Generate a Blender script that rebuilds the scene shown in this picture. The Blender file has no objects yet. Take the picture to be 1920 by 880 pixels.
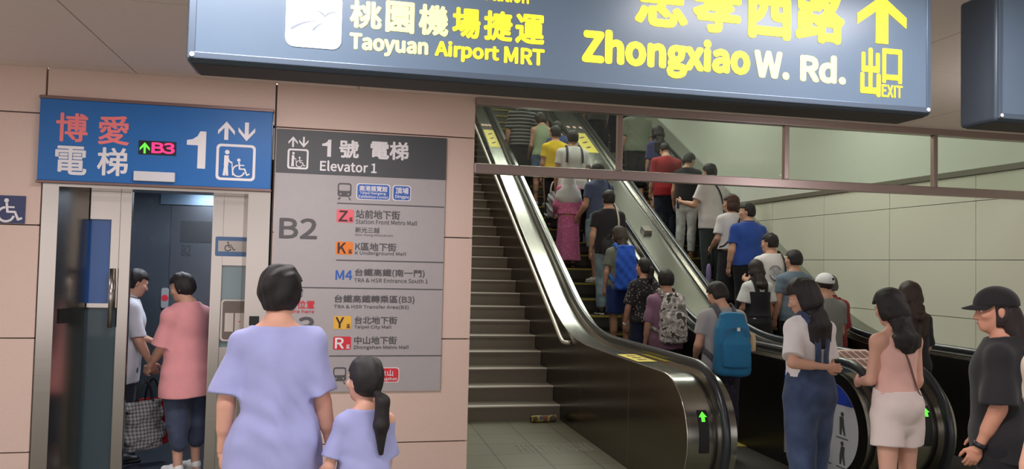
import bpy, bmesh, math, os
import numpy as np
from mathutils import Vector, Matrix
from mathutils.geometry import tessellate_polygon

SC = bpy.context.scene
COL = SC.collection
# ------------------------------------------------------------------ camera
FPX, CAM_Z = 1460.0, 1.65
YAW, PITCH, ROLL = math.radians(12.456), math.radians(2.149), math.radians(1.323)
_f = np.array([math.sin(YAW)*math.cos(PITCH), math.cos(YAW)*math.cos(PITCH), math.sin(PITCH)])
_r0 = np.array([math.cos(YAW), -math.sin(YAW), 0.0])
_u0 = np.cross(_r0, _f)
_r = _r0*math.cos(ROLL) + _u0*math.sin(ROLL)
_u = -_r0*math.sin(ROLL) + _u0*math.cos(ROLL)
cam = bpy.data.cameras.new('camera')
cam.sensor_fit = 'HORIZONTAL'; cam.sensor_width = 36.0
cam.lens = FPX/1920*36.0
cam.clip_start = 0.05; cam.clip_end = 200
camo = bpy.data.objects.new('camera', cam); COL.objects.link(camo)
camo.matrix_world = Matrix(((_r[0], _u[0], -_f[0], 0), (_r[1], _u[1], -_f[1], 0), (_r[2], _u[2], -_f[2], CAM_Z), (0, 0, 0, 1)))
SC.camera = camo
SC.view_settings.view_transform = 'Standard'; SC.view_settings.look = 'None'
SC.view_settings.gamma = 1.0; SC.view_settings.use_curve_mapping = False
SC.view_settings.exposure = 0.0
# ------------------------------------------------------------------ world and lamps
w = bpy.data.worlds.new('world'); SC.world = w; w.use_nodes = True
# the rest of the lit concourse behind the camera: darker floor, pale walls, bright ceiling bands
_nt = w.node_tree; _bg = _nt.nodes['Background']; _tc = _nt.nodes.new('ShaderNodeTexCoord'); _sx = _nt.nodes.new('ShaderNodeSeparateXYZ'); _mr = _nt.nodes.new('ShaderNodeMapRange'); _cr = _nt.nodes.new('ShaderNodeValToRGB')
_mr.inputs['From Min'].default_value = -1; _mr.inputs['From Max'].default_value = 1
_nt.links.new(_tc.outputs['Generated'], _sx.inputs[0]); _nt.links.new(_sx.outputs[2], _mr.inputs[0]); _nt.links.new(_mr.outputs[0], _cr.inputs[0]); _nt.links.new(_cr.outputs[0], _bg.inputs[0])
_e = _cr.color_ramp.elements; _e[0].position = 0.30; _e[0].color = (0.34, 0.32, 0.32, 1); _e[1].position = 0.75; _e[1].color = (0.62, 0.60, 0.60, 1)
for _p, _c in ((0.42, (0.52, 0.48, 0.47)), (0.47, (0.80, 0.72, 0.70)), (0.53, (0.80, 0.75, 0.74)), (0.56, (1.0, 0.97, 0.96)), (0.585, (0.62, 0.58, 0.58)), (0.61, (1.0, 0.98, 0.98)), (0.65, (0.58, 0.55, 0.55))):
    _k = _e.new(_p); _k.color = (*_c, 1)
_bg.inputs[1].default_value = 1.95
def area(name, loc, sx, sy, power, color, rot=(0, 0, 0)):
    l = bpy.data.lights.new(name, 'AREA'); l.shape = 'RECTANGLE'; l.size = sx; l.size_y = sy
    l.energy = power; l.color = color
    o = bpy.data.objects.new(name, l); COL.objects.link(o); o.location = loc; o.rotation_euler = rot
    return o
LOBBY = (1.0, 0.95, 0.96)
HALL = (0.96, 1.0, 0.88)
for lx, ly, p in ((-0.5, 2.1, 44), (1.9, 2.0, 38), (-3.2, 2.6, 32), (-0.35, 4.35, 44), (5.0, 2.4, 14)):
    area('ceiling_fill_lamp', (lx, ly, 2.88), 1.2, 0.3, p, LOBBY)  # unseen fill, spots chosen to brighten the sign face and the wall
_pl = bpy.data.lights.new('ceiling_uplight_fill', 'POINT'); _pl.energy = 22; _pl.color = LOBBY; _pl.shadow_soft_size = 0.15  # unseen fill light, added to brighten the ceiling between the signs
_po = bpy.data.objects.new('ceiling_uplight_fill', _pl); COL.objects.link(_po); _po.location = (4.5, 3.6, 2.45)
for ly, lz, p in ((8.0, 4.2, 62), (11.2, 5.4, 88), (14.6, 7.3, 115)):
    area('hall_lamp', (3.6, ly, lz), 3.6, 0.35, p, HALL, (math.radians(-25), 0, 0))
area('car_fill_lamp', (-1.2, 7.1, 2.28), 0.5, 0.5, 26.0, (0.82, 0.9, 1.0))  # unseen fill, added to lift the dark car interior

# ------------------------------------------------------------------ helpers
def ray(px, py):
    return _f + (px-960)/FPX*_r - (py-440)/FPX*_u
def at_y(px, py, Y):
    d = ray(px, py); t = Y/d[1]; return (d[0]*t, Y, d[2]*t + CAM_Z)
def rect_y(x0, y0, x1, y1, Y):
    """a rectangle drawn on the plane Y: (X0, Z0, X1, Z1)"""
    xm, ym = (x0+x1)/2, (y0+y1)/2
    return (at_y(x0, ym, Y)[0], at_y(xm, y1, Y)[2], at_y(x1, ym, Y)[0], at_y(xm, y0, Y)[2])

def link(name, me, m, parent=None):
    o = bpy.data.objects.new(name, me); COL.objects.link(o)
    for k in (m if isinstance(m, (list, tuple)) else [m]):
        me.materials.append(k)
    if parent is not None: o.parent = parent
    return o
def tag(o, label=None, cat=None, group=None, kind=None):
    if label: o['label'] = label
    if cat: o['category'] = cat
    if group: o['group'] = group
    if kind: o['kind'] = kind
    return o
def empty(name, loc, rz=0.0, label=None, cat=None, group=None, kind=None):
    o = bpy.data.objects.new(name, None); COL.objects.link(o); o.location = loc; o.rotation_euler = (0, 0, rz)
    o.empty_display_size = 0.1
    return tag(o, label, cat, group, kind)

class MB:
    """collects shapes into one mesh"""
    def __init__(s): s.v = []; s.f = []; s.mi = []; s.cur = 0; s.sm = []
    def add(s, vs, fs, smooth=False):
        b = len(s.v); s.v += [tuple(map(float, p)) for p in vs]
        for f in fs:
            s.f.append([b+i for i in f]); s.mi.append(s.cur); s.sm.append(smooth)
        return s
    def box(s, x0, y0, z0, x1, y1, z1, bev=0.0):
        if bev <= 0:
            vs = [(x0,y0,z0),(x1,y0,z0),(x1,y1,z0),(x0,y1,z0),(x0,y0,z1),(x1,y0,z1),(x1,y1,z1),(x0,y1,z1)]
            return s.add(vs, [(0,3,2,1),(4,5,6,7),(0,1,5,4),(1,2,6,5),(2,3,7,6),(3,0,4,7)])
        bm = bmesh.new(); bmesh.ops.create_cube(bm, size=1)
        for v in bm.verts: v.co = Vector(((x0+x1)/2+v.co.x*(x1-x0), (y0+y1)/2+v.co.y*(y1-y0), (z0+z1)/2+v.co.z*(z1-z0)))
        bmesh.ops.bevel(bm, geom=bm.edges[:], offset=bev, segments=2, profile=0.6, affect='EDGES')
        s.bm(bm); return s
    def bm(s, bm, smooth=False):
        bm.verts.index_update()
        s.add([v.co for v in bm.verts], [[v.index for v in f.verts] for f in bm.faces], smooth); bm.free(); return s
    def tube(s, pts, r, n=12, closed=False, rx=None, up=None):
        """round (or elliptic: r across, rx along up) tube along points"""
        P = [np.array(p, float) for p in pts]; N = len(P); rings = []
        u_ = np.array(up if up is not None else (0, 0, 1), float)
        for i, p in enumerate(P):
            a = P[(i-1) % N] if (closed or i > 0) else p
            b = P[(i+1) % N] if (closed or i < N-1) else p
            t = b-a; t /= np.linalg.norm(t)+1e-12
            if up is None and abs(t @ u_) > 0.95: u_ = np.array((1.0, 0, 0)) if abs(t[0]) < 0.9 else np.array((0, 1.0, 0))
            x = np.cross(t, u_); x /= np.linalg.norm(x)+1e-12; y = np.cross(x, t)
            rr = r[i] if isinstance(r, (list, tuple)) else r
            ry = rr if rx is None else rx
            rings.append([p + x*math.cos(q)*rr + y*math.sin(q)*ry for q in np.linspace(0, 2*math.pi, n, endpoint=False)])
        vs = [q for ring in rings for q in ring]; fs = []
        M = N if closed else N-1
        for i in range(M):
            for j in range(n):
                a = i*n+j; b = i*n+(j+1) % n; c = ((i+1) % N)*n
                fs.append((a, b, c+(j+1) % n, c+j))
        if not closed:
            fs.append(tuple(range(n))[::-1]); fs.append(tuple((N-1)*n+j for j in range(n)))
        return s.add(vs, fs, True)
    def lathe(s, prof, c=(0, 0, 0), n=24, axis='z'):
        vs = []; fs = []
        for r, h in prof:
            for q in np.linspace(0, 2*math.pi, n, endpoint=False):
                x, y = r*math.cos(q), r*math.sin(q)
                vs.append((c[0]+x, c[1]+y, c[2]+h) if axis == 'z' else ((c[0]+x, c[1]+h, c[2]+y) if axis == 'y' else (c[0]+h, c[1]+x, c[2]+y)))
        for i in range(len(prof)-1):
            for j in range(n):
                fs.append((i*n+j, i*n+(j+1) % n, (i+1)*n+(j+1) % n, (i+1)*n+j))
        fs.append(tuple(range(n))[::-1]); fs.append(tuple((len(prof)-1)*n+j for j in range(n)))
        return s.add(vs, fs, True)
    def poly(s, pts2, place, th=0.0, smooth=False):
        """flat outline pts2 (u,v); place(u, v, w) -> xyz; th = thickness along w (0 = a flat sheet at w=0)"""
        tri = tessellate_polygon([[Vector((u, v, 0)) for u, v in pts2]])
        n = len(pts2)
        if th == 0:
            return s.add([place(u, v, 0) for u, v in pts2], [list(t) for t in tri], smooth)
        vs = [place(u, v, 0) for u, v in pts2] + [place(u, v, th) for u, v in pts2]
        fs = [list(t) for t in tri] + [[n+i for i in t[::-1]] for t in tri]
        fs += [(i, (i+1) % n, n+(i+1) % n, n+i) for i in range(n)]
        return s.add(vs, fs, smooth)
    def build(s, name, m, parent=None, recalc=True):
        me = bpy.data.meshes.new(name)
        me.from_pydata(s.v, [], s.f)
        if recalc:
            bm = bmesh.new(); bm.from_mesh(me); bmesh.ops.recalc_face_normals(bm, faces=bm.faces[:]); bm.to_mesh(me); bm.free()
        me.polygons.foreach_set('material_index', s.mi); me.polygons.foreach_set('use_smooth', s.sm)
        me.update()
        return link(name, me, m, parent)

# ------------------------------------------------------------------ materials
_M = {}
def lin(c):  # sRGB 0-255 -> linear
    return tuple(((v/255)/12.92 if v/255 <= 0.04045 else ((v/255+0.055)/1.055)**2.4) for v in c)
def mat(name, rgb, rough=0.6, metal=0.0, noise=0.0, nscale=30.0, bump=0.0, bscale=200.0, emit=0.0, stretch=None, spec=0.5, coat=0.0, rvar=0.0):
    if name in _M: return _M[name]
    m = bpy.data.materials.new(name); m.use_nodes = True; nt = m.node_tree; b = nt.nodes['Principled BSDF']
    c = lin(rgb)
    b.inputs['Base Color'].default_value = (*c, 1); b.inputs['Roughness'].default_value = rough; b.inputs['Metallic'].default_value = metal
    b.inputs['Specular IOR Level'].default_value = spec
    if coat: b.inputs['Coat Weight'].default_value = coat
    if emit:
        b.inputs['Emission Color'].default_value = (*c, 1); b.inputs['Emission Strength'].default_value = emit
    if noise or bump or rvar:
        tc = nt.nodes.new('ShaderNodeTexCoord'); mp = nt.nodes.new('ShaderNodeMapping')
        nt.links.new(tc.outputs['Object'], mp.inputs[0])
        if stretch: mp.inputs['Scale'].default_value = stretch
    if noise or rvar:
        n = nt.nodes.new('ShaderNodeTexNoise'); n.inputs['Scale'].default_value = nscale; n.inputs['Detail'].default_value = 6
        nt.links.new(mp.outputs[0], n.inputs['Vector'])
    if noise:
        mx = nt.nodes.new('ShaderNodeMix'); mx.data_type = 'RGBA'
        mx.inputs[6].default_value = (*[v*(1-noise) for v in c], 1); mx.inputs[7].default_value = (*[min(1, v*(1+noise)) for v in c], 1)
        nt.links.new(n.outputs[0], mx.inputs[0]); nt.links.new(mx.outputs[2], b.inputs['Base Color'])
    if rvar:
        mr = nt.nodes.new('ShaderNodeMapRange'); mr.inputs['To Min'].default_value = max(0.03, rough-rvar); mr.inputs['To Max'].default_value = rough+rvar
        nt.links.new(n.outputs[0], mr.inputs[0]); nt.links.new(mr.outputs[0], b.inputs['Roughness'])
    if bump:
        n2 = nt.nodes.new('ShaderNodeTexNoise'); n2.inputs['Scale'].default_value = bscale; n2.inputs['Detail'].default_value = 4
        nt.links.new(mp.outputs[0], n2.inputs['Vector'])
        bp = nt.nodes.new('ShaderNodeBump'); bp.inputs['Strength'].default_value = bump; bp.inputs['Distance'].default_value = 0.004
        nt.links.new(n2.outputs[0], bp.inputs['Height']); nt.links.new(bp.outputs[0], b.inputs['Normal'])
    _M[name] = m; return m
def glass_mat(name, rgb, trans=0.85, rough=0.02):
    """thin clear pane: mostly transparent with a fresnel sheen"""
    if name in _M: return _M[name]
    m = bpy.data.materials.new(name); m.use_nodes = True; nt = m.node_tree; nt.nodes.clear()
    out = nt.nodes.new('ShaderNodeOutputMaterial'); t = nt.nodes.new('ShaderNodeBsdfTransparent'); g = nt.nodes.new('ShaderNodeBsdfGlossy')
    d = nt.nodes.new('ShaderNodeBsdfDiffuse'); fr = nt.nodes.new('ShaderNodeFresnel'); m1 = nt.nodes.new('ShaderNodeMixShader'); m2 = nt.nodes.new('ShaderNodeMixShader')
    t.inputs[0].default_value = (*lin(rgb), 1); d.inputs[0].default_value = (*lin(rgb), 1); g.inputs['Roughness'].default_value = rough; fr.inputs[0].default_value = 1.35
    m1.inputs[0].default_value = 1-trans
    nt.links.new(t.outputs[0], m1.inputs[1]); nt.links.new(d.outputs[0], m1.inputs[2])
    nt.links.new(fr.outputs[0], m2.inputs[0]); nt.links.new(m1.outputs[0], m2.inputs[1]); nt.links.new(g.outputs[0], m2.inputs[2]); nt.links.new(m2.outputs[0], out.inputs[0])
    _M[name] = m; return m

STONE = mat('pink_beige_stone', (212, 185, 172), 0.55, noise=0.07, nscale=90, bump=0.05, bscale=400)
JOINT = mat('joint_grey', (92, 84, 80), 0.8, noise=0.1, nscale=40)
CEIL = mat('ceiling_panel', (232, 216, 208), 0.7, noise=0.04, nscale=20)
STEEL = mat('brushed_steel', (172, 166, 160), 0.2, 1.0, rvar=0.04, nscale=3.0, stretch=(1, 1, 40), noise=0.03)
DECK = mat('deck_steel', (150, 150, 142), 0.2, 1.0, rvar=0.06, nscale=4.0, stretch=(30, 1, 1), noise=0.05)
DARKSTEEL = mat('dark_steel_cladding', (104, 96, 84), 0.2, 1.0, rvar=0.06, nscale=3.0, stretch=(1, 1, 30), noise=0.06)
BLACKPANEL = mat('black_enamel', (28, 27, 27), 0.3, 0.3, noise=0.1, nscale=6)
RUBBER = mat('handrail_rubber', (34, 37, 42), 0.28, noise=0.1, nscale=12)
RAIL = mat('bar_metal', (168, 150, 146), 0.35, 0.85, noise=0.05, nscale=8)
GREYF = mat('sign_face', (96, 114, 134), 0.3, noise=0.06, nscale=4)
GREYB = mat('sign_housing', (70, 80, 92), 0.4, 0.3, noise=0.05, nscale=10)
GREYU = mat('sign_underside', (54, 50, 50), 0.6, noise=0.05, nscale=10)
YEL = mat('lit_yellow', (255, 226, 40), 0.5, emit=1.25)
YEL_GLARE = mat('lit_yellow_glare', (255, 240, 130), 0.5, emit=1.35)  # same yellow letters, overexposed glare put into colour and emission
LITW = mat('lit_white', (255, 255, 255), 0.5, emit=1.3)
LGREY = mat('logo_grey', (112, 120, 132), 0.6, emit=0.3)
BLUE = mat('sign_blue', (4, 96, 168), 0.45, noise=0.05, nscale=14)
NAVY = mat('plate_navy', (46, 54, 96), 0.45, noise=0.05, nscale=14)
WHITE = mat('sign_white', (226, 220, 222), 0.5, noise=0.03, nscale=20)
PINKL = mat('sign_pink', (238, 122, 122), 0.5, noise=0.03, nscale=20)
CHAR = mat('sign_charcoal', (70, 70, 74), 0.5, noise=0.05, nscale=20)
PALE = mat('board_grey', (166, 159, 160), 0.5, noise=0.04, nscale=20)
DKTXT = mat('print_grey', (84, 80, 82), 0.6)
PBLUE = mat('print_blue', (44, 92, 172), 0.5)
PRED = mat('print_red', (206, 44, 58), 0.5)
PZ = mat('print_rose', (226, 100, 112), 0.5)
PK = mat('print_orange', (226, 122, 42), 0.5)
PY = mat('print_amber', (226, 172, 62), 0.5)
BLACK = mat('matt_black', (18, 18, 20), 0.6)
LEDR = mat('led_red', (255, 40, 110), 0.5, emit=1.3)
LEDG = mat('led_green', (90, 255, 60), 0.5, emit=1.2)
STICK = mat('sticker_yellow', (236, 214, 50), 0.5)
DGLASS = glass_mat('tinted_pane', (120, 140, 150), 0.72, 0.03)
BGLASS = glass_mat('blue_pane', (60, 92, 140), 0.45, 0.03)
CLEAR = glass_mat('clear_pane', (232, 240, 232), 0.95, 0.01)

# ------------------------------------------------------------------ lettering and icons on a plane facing the camera side (-Y)
def load_font():
    try:
        return bpy.data.fonts.load(os.path.join(bpy.utils.system_resource('DATAFILES'), 'fonts', 'Noto Sans CJK Regular.woff2'))
    except Exception:
        return None
FONT = load_font()
def glyphs(body, bold, space=1.0):
    c = bpy.data.curves.new('lettering', 'FONT'); c.body = body; c.resolution_u = 3; c.space_character = space
    if FONT is not None: c.font = FONT
    o = bpy.data.objects.new('lettering', c); COL.objects.link(o)
    dg = bpy.context.evaluated_depsgraph_get(); ev = o.evaluated_get(dg); me = ev.to_mesh()
    v = np.array([p.co[:2] for p in me.vertices], float).reshape(-1, 2); f = [list(p.vertices) for p in me.polygons]
    ev.to_mesh_clear(); bpy.data.objects.remove(o); bpy.data.curves.remove(c)
    return v, f
def text(body, r, Y, m, parent, bold=0.0, name='lettering', space=1.0):
    """body fitted into the rectangle r = (X0, Z0, X1, Z1) of the plane Y; bold = extra stroke width as a share of the height"""
    v, f = glyphs(body, bold, space)
    if not len(v): return None
    lo, hi = v.min(0), v.max(0); X0, Z0, X1, Z1 = r
    b = bold*(Z1-Z0)
    q = (v-lo)/(hi-lo)
    x = X0+b+q[:, 0]*(X1-X0-2*b); z = Z0+b+q[:, 1]*(Z1-Z0-2*b)
    offs = [(0, 0)] if b == 0 else [(b*math.cos(a), b*math.sin(a)) for a in np.linspace(0, 2*math.pi, 8, endpoint=False)]
    mb = MB()
    for i, (dx, dz) in enumerate(offs):
        mb.add([(xx+dx, Y-0.00012*i, zz+dz) for xx, zz in zip(x, z)], f)
    return mb.build(name, m, parent, recalc=False)
def rrect(x0, z0, x1, z1, r, n=6):
    pts = []
    for cx, cz, a0 in ((x1-r, z1-r, 0), (x0+r, z1-r, 90), (x0+r, z0+r, 180), (x1-r, z0+r, 270)):
        for a in np.linspace(a0, a0+90, n): pts.append((cx+r*math.cos(math.radians(a)), cz+r*math.sin(math.radians(a))))
    return pts
def plate(mb, r, Y, th=0.004, rad=0.0):
    pts = rrect(*r, rad) if rad else [(r[0], r[1]), (r[2], r[1]), (r[2], r[3]), (r[0], r[3])]
    return mb.poly(pts, lambda u, v, w_: (u, Y-w_, v), th)
_SN = [0]
def stroke(mb, pts, wd, Y, th=0.0015, closed=False):
    """thick polyline on the plane Y"""
    P = [np.array(p, float) for p in pts]; n = len(P)
    for i in range(n if closed else n-1):
        a, b = P[i], P[(i+1) % n]; d = b-a; L = np.linalg.norm(d)
        if L < 1e-9: continue
        d /= L; s = np.array((-d[1], d[0]))*wd/2; e = d*wd*0.25
        _SN[0] = (_SN[0]+1) % 9; dz = 0.0004*_SN[0]
        mb.poly([tuple(a-e-s), tuple(b+e-s), tuple(b+e+s), tuple(a-e+s)], lambda u, v, w_: (u, Y-w_-dz, v), th)
def disc(mb, c, r, Y, th=0.0015, n=20):
    mb.poly([(c[0]+r*math.cos(q), c[1]+r*math.sin(q)) for q in np.linspace(0, 2*math.pi, n, endpoint=False)], lambda u, v, w_: (u, Y-w_-0.0002, v), th)
def arc(c, r, a0, a1, n=18):
    return [(c[0]+r*math.cos(math.radians(a)), c[1]+r*math.sin(math.radians(a))) for a in np.linspace(a0, a1, n)]
def arrow(mb, r, Y, up=True, th=0.0015, head=0.5, wd=0.2):
    x0, z0, x1, z1 = r; W, H = x1-x0, z1-z0; xm = (x0+x1)/2
    S = lambda v: z0+v*H if up else z1-v*H
    k = wd*W*1.05
    pts = [(xm, S(1)), (x1, S(1-head)), (x1, S(1-head-0.22)), (xm+wd*W/2, S(1-0.34)), (xm+wd*W/2, S(0)), (xm-wd*W/2, S(0)), (xm-wd*W/2, S(1-0.34)), (x0, S(1-head-0.22)), (x0, S(1-head))]
    mb.poly(pts, lambda u, v, w_: (u, Y-w_, v), th)
def wheelchair(mb, r, Y, wd=0.09):
    x0, z0, x1, z1 = r; W, H = x1-x0, z1-z0
    p = lambda u, v: (x0+u*W, z0+v*H)
    s = wd*min(W, H)
    disc(mb, p(0.36, 0.9), 0.09*H, Y)
    stroke(mb, [p(0.38, 0.78), p(0.42, 0.42), p(0.72, 0.42), p(0.86, 0.1), p(1.0, 0.16)], s, Y)
    stroke(mb, [p(0.4, 0.62), p(0.68, 0.62)], s*0.8, Y)
    stroke(mb, [p(0.36+0.3*H/W*math.cos(math.radians(a)), 0.31+0.3*math.sin(math.radians(a))) for a in np.linspace(100, 345, 20)], s, Y)
def caneman(mb, r, Y, wd=0.12):
    x0, z0, x1, z1 = r; W, H = x1-x0, z1-z0
    p = lambda u, v: (x0+u*W, z0+v*H); s = wd*H
    disc(mb, p(0.45, 0.91), 0.085*H, Y)
    stroke(mb, [p(0.4, 0.74), p(0.38, 0.42)], s*1.35, Y)
    stroke(mb, [p(0.42, 0.44), p(0.5, 0.02)], s*0.75, Y); stroke(mb, [p(0.34, 0.44), p(0.22, 0.02)], s*0.75, Y)
    stroke(mb, [p(0.46, 0.72), p(0.66, 0.55), p(0.9, 0.5)], s*0.5, Y); stroke(mb, [p(0.9, 0.52), p(1.0, 0.02)], s*0.3, Y)
def train(mb_d, mb_l, r, Y):
    x0, z0, x1, z1 = r; W, H = x1-x0, z1-z0
    p = lambda u, v: (x0+u*W, z0+v*H)
    a, b = p(0, 0.16), p(1, 1)
    mb_d.poly(rrect(a[0], a[1], b[0], b[1], 0.2*W), lambda u, v, w_: (u, Y-w_, v), 0.001)
    a, b = p(0.1, 0.52), p(0.9, 0.9)
    mb_l.poly(rrect(a[0], a[1], b[0], b[1], 0.1*W), lambda u, v, w_: (u, Y-0.001-w_, v), 0.001)
    for u in (0.22, 0.78): disc(mb_l, p(u, 0.32), 0.06*W, Y-0.001, 0.001, 10)
    for u, q in ((0.18, 0.08), (0.82, 0.92)): stroke(mb_d, [p(u, 0.1), p(q, 0.0)], 0.09*W, Y, 0.001)
# ================================================================== SETTING
YW = 5.775          # front face of the wall the lift sits in
def structure(mb, name, m): return tag(mb.build(name, m), kind='structure')
# floor with tile joints and a raised-dot warning strip
def floor_mat():
    m = bpy.data.materials.new('floor_tiles'); m.use_nodes = True; nt = m.node_tree; b = nt.nodes['Principled BSDF']
    tc = nt.nodes.new('ShaderNodeTexCoord'); br = nt.nodes.new('ShaderNodeTexBrick'); no = nt.nodes.new('ShaderNodeTexNoise'); mx = nt.nodes.new('ShaderNodeMix'); mx.data_type = 'RGBA'; mx.blend_type = 'MULTIPLY'
    mp = nt.nodes.new('ShaderNodeMapping'); mp.inputs['Location'].default_value = (0.24, 0.16, 0)
    br.offset = 0.0; br.inputs['Color1'].default_value = (*lin((134, 133, 114)), 1); br.inputs['Color2'].default_value = (*lin((128, 128, 110)), 1); br.inputs['Mortar'].default_value = (*lin((78, 76, 68)), 1)
    br.inputs['Scale'].default_value = 1.0; br.inputs['Mortar Size'].default_value = 0.005; br.inputs['Brick Width'].default_value = 0.4; br.inputs['Row Height'].default_value = 0.4
    no.inputs['Scale'].default_value = 120; mx.inputs[0].default_value = 0.35
    nt.links.new(tc.outputs['Object'], mp.inputs[0]); nt.links.new(mp.outputs[0], br.inputs['Vector']); nt.links.new(tc.outputs['Object'], no.inputs['Vector'])
    nt.links.new(br.outputs[0], mx.inputs[6]); nt.links.new(no.outputs[0], mx.inputs[7]); nt.links.new(mx.outputs[2], b.inputs['Base Color'])
    b.inputs['Roughness'].default_value = 0.42
    return m
fl = MB(); fl.box(-6, -5, -0.12, 9.5, 8.05, 0.0)
structure(fl, 'floor', floor_mat())
# dot paving on the way to the stairs
dots = MB()
for i in range(14):
    for j in range(6):
        x, y = 1.62+i*0.05, 6.72+j*0.05
        dots.lathe([(0.014, 0.0), (0.013, 0.004), (0.006, 0.0055)], (x, y, 0.0), 8)
tag(dots.build('tactile_paving', mat('floor_stud', (150, 148, 134), 0.5)), 'grey raised-dot tactile paving strip in the floor before the stairs', 'tactile paving', kind='stuff')
# lobby ceiling: panels with open joints
ce = MB()
ce.box(-6, -5, 2.93, 9.5, 5.772, 3.05)
xs = [-5.9, -4.4, -2.9, -1.4, 0.1, 1.6, 3.1, 4.6, 6.1, 7.6, 9.1]; ys = [-4.9, -3.4, -1.9, -0.4, 1.1, 2.6, 4.1, 5.6, 5.772]
for a, b_ in zip(xs[:-1], xs[1:]):
    for c, d in zip(ys[:-1], ys[1:]):
        ce.box(a+0.004, c+0.004, 2.9, b_-0.004, d-0.002, 2.935)
structure(ce, 'ceiling', CEIL)
# front wall: stone slabs with open joints round the lift opening
wf = MB(); wf.cur = 1
wf.box(-5.0, YW+0.028, 0, -1.99, 6.02, 2.9); wf.box(-0.48, YW+0.028, 0, 0.955, 6.02, 2.9); wf.box(-1.99, YW+0.028, 2.62, -0.48, 6.02, 2.9)
wf.cur = 0
zr = [0.0, 0.325, 1.08, 1.835, 2.59, 2.934]
for x0, x1 in ((-4.93, -3.445), (-3.445, -1.962), (-0.475, 0.97)):
    for z0, z1 in zip(zr[:-1], zr[1:]):
        wf.box(x0+0.006, YW, z0+0.004, x1-0.006 if x1 < 0.9 else x1, YW+0.035, z1-0.004, 0.003)
wf.box(-1.962+0.006, YW, 2.6, -0.481, YW+0.035, 2.93, 0.003)
structure(wf, 'wall_front', [STONE, JOINT])
sw = MB(); sw.box(0.94, YW+0.036, 0, 0.97, 19.0, 9.6)
structure(sw, 'wall_stairs', STONE)
# right wall: tiles below a dark ledge, smooth panel above
XR = 6.05
WALLR = mat('right_wall_tile', (204, 204, 188), 0.42, noise=0.05, nscale=60, bump=0.03, bscale=300)
WALLU = mat('right_wall_upper', (204, 208, 198), 0.5, noise=0.04, nscale=20)
rw = MB(); rw.cur = 1; rw.box(XR+0.03, 1.0, 0, XR+0.25, 19, 2.64)
rw.cur = 0
yj = [1.55, 2.77, 3.99, 5.21, 6.43, 7.65, 8.87, 10.09, 11.31, 12.53, 13.75, 14.97, 16.19, 17.41, 18.63]; zj = [0.0, 0.06, 0.637, 1.214, 1.79, 2.367, 2.625]
for a, b_ in zip(yj[:-1], yj[1:]):
    for c, d in zip(zj[:-1], zj[1:]):
        rw.box(XR, a+0.003, c+0.003, XR+0.035, b_-0.003, d-0.003, 0.002)
rw.cur = 2; rw.box(XR+0.012, 1.0, 2.685, XR+0.25, 19, 9.6)
structure(rw, 'wall_right', [WALLR, JOINT, WALLU])
tr = MB(); tr.box(XR-0.02, 1.0, 2.625, XR+0.1, 19, 2.685, 0.004)
structure(tr, 'trim_1', mat('ledge_dark', (104, 98, 84), 0.5, noise=0.06))
bk = MB(); bk.box(0.9, 18.4, 4.5, 6.4, 18.6, 9.6)
structure(bk, 'wall_back', WALLU)
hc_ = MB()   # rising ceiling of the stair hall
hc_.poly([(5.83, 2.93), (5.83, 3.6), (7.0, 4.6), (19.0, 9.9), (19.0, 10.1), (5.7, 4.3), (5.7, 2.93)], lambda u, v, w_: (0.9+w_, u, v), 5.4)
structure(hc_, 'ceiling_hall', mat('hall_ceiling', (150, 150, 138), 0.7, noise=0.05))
# staircase
RI, TR, SY = 0.158, 0.283, 7.757
STEP = mat('granite_stair', (124, 118, 108), 0.55, noise=0.12, nscale=150)
st = MB(); nst = 34
for i in range(1, nst+1):
    y = SY+TR*i
    st.cur = 0
    st.box(0.972, y, RI*(i-1), 2.342, y+TR+0.02, RI*i-0.03)
    st.box(0.972, y-0.012, RI*i-0.03, 2.342, y+TR, RI*i)
    st.cur = 1
    st.box(0.972, y-0.016, RI*i-0.010, 2.342, y+0.035, RI*i+0.003)
st.cur = 0
st.poly([(8.04, 0), (SY+TR*(nst+1), 0), (SY+TR*(nst+1), RI*nst-0.05), (8.06, 0.0)], lambda u, v, w_: (0.972+w_, u, v), 1.37)
structure(st, 'staircase', [STEP, mat('nosing_metal', (238, 232, 224), 0.4, 0.25)])

# ================================================================== LIFT
lift = empty('elevator', (-1.22, 6.0, 0), 0, 'stainless steel elevator with doors half open beside the level directory', 'elevator')
def P(mb, name, m, parent=None, label=None):
    """a part built in world coordinates and hung under its thing"""
    parent = parent if parent is not None else lift
    o = mb.build(name, m)
    root = parent
    M = Matrix.Identity(4); q = parent
    while q is not None: M = q.matrix_basis @ M; q = q.parent
    o.data.transform(M.inverted()); o.parent = parent
    if label: o['label'] = label
    return o
def PT(body, r, Y, m, parent, bold=0.0, space=1.0):
    o = text(body, r, Y, m, None, bold, space=space)
    M = Matrix.Identity(4); q = parent
    while q is not None: M = q.matrix_basis @ M; q = q.parent
    o.data.transform(M.inverted()); o.parent = parent
    return o
# jambs: a bright front face and a splayed reveal
ZO = 2.1
mb = MB(); mb.poly([(-1.955, YW-0.012), (-1.855, YW-0.012), (-1.745, 6.04), (-1.955, 6.04)], lambda u, v, w_: (u, v, w_), ZO); P(mb, 'jamb', STEEL)
mb = MB(); mb.poly([(-0.49, YW-0.012), (-0.64, YW-0.012), (-0.70, 6.04), (-0.49, 6.04)], lambda u, v, w_: (u, v, w_), ZO); P(mb, 'jamb', STEEL)
mb = MB(); mb.box(-1.955, YW-0.012, ZO, -0.49, 6.04, 2.62); P(mb, 'door_header', STEEL)
mb = MB(); mb.box(-1.9, 5.78, 0.0, -0.5, 6.16, 0.012); P(mb, 'sill', STEEL)
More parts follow.
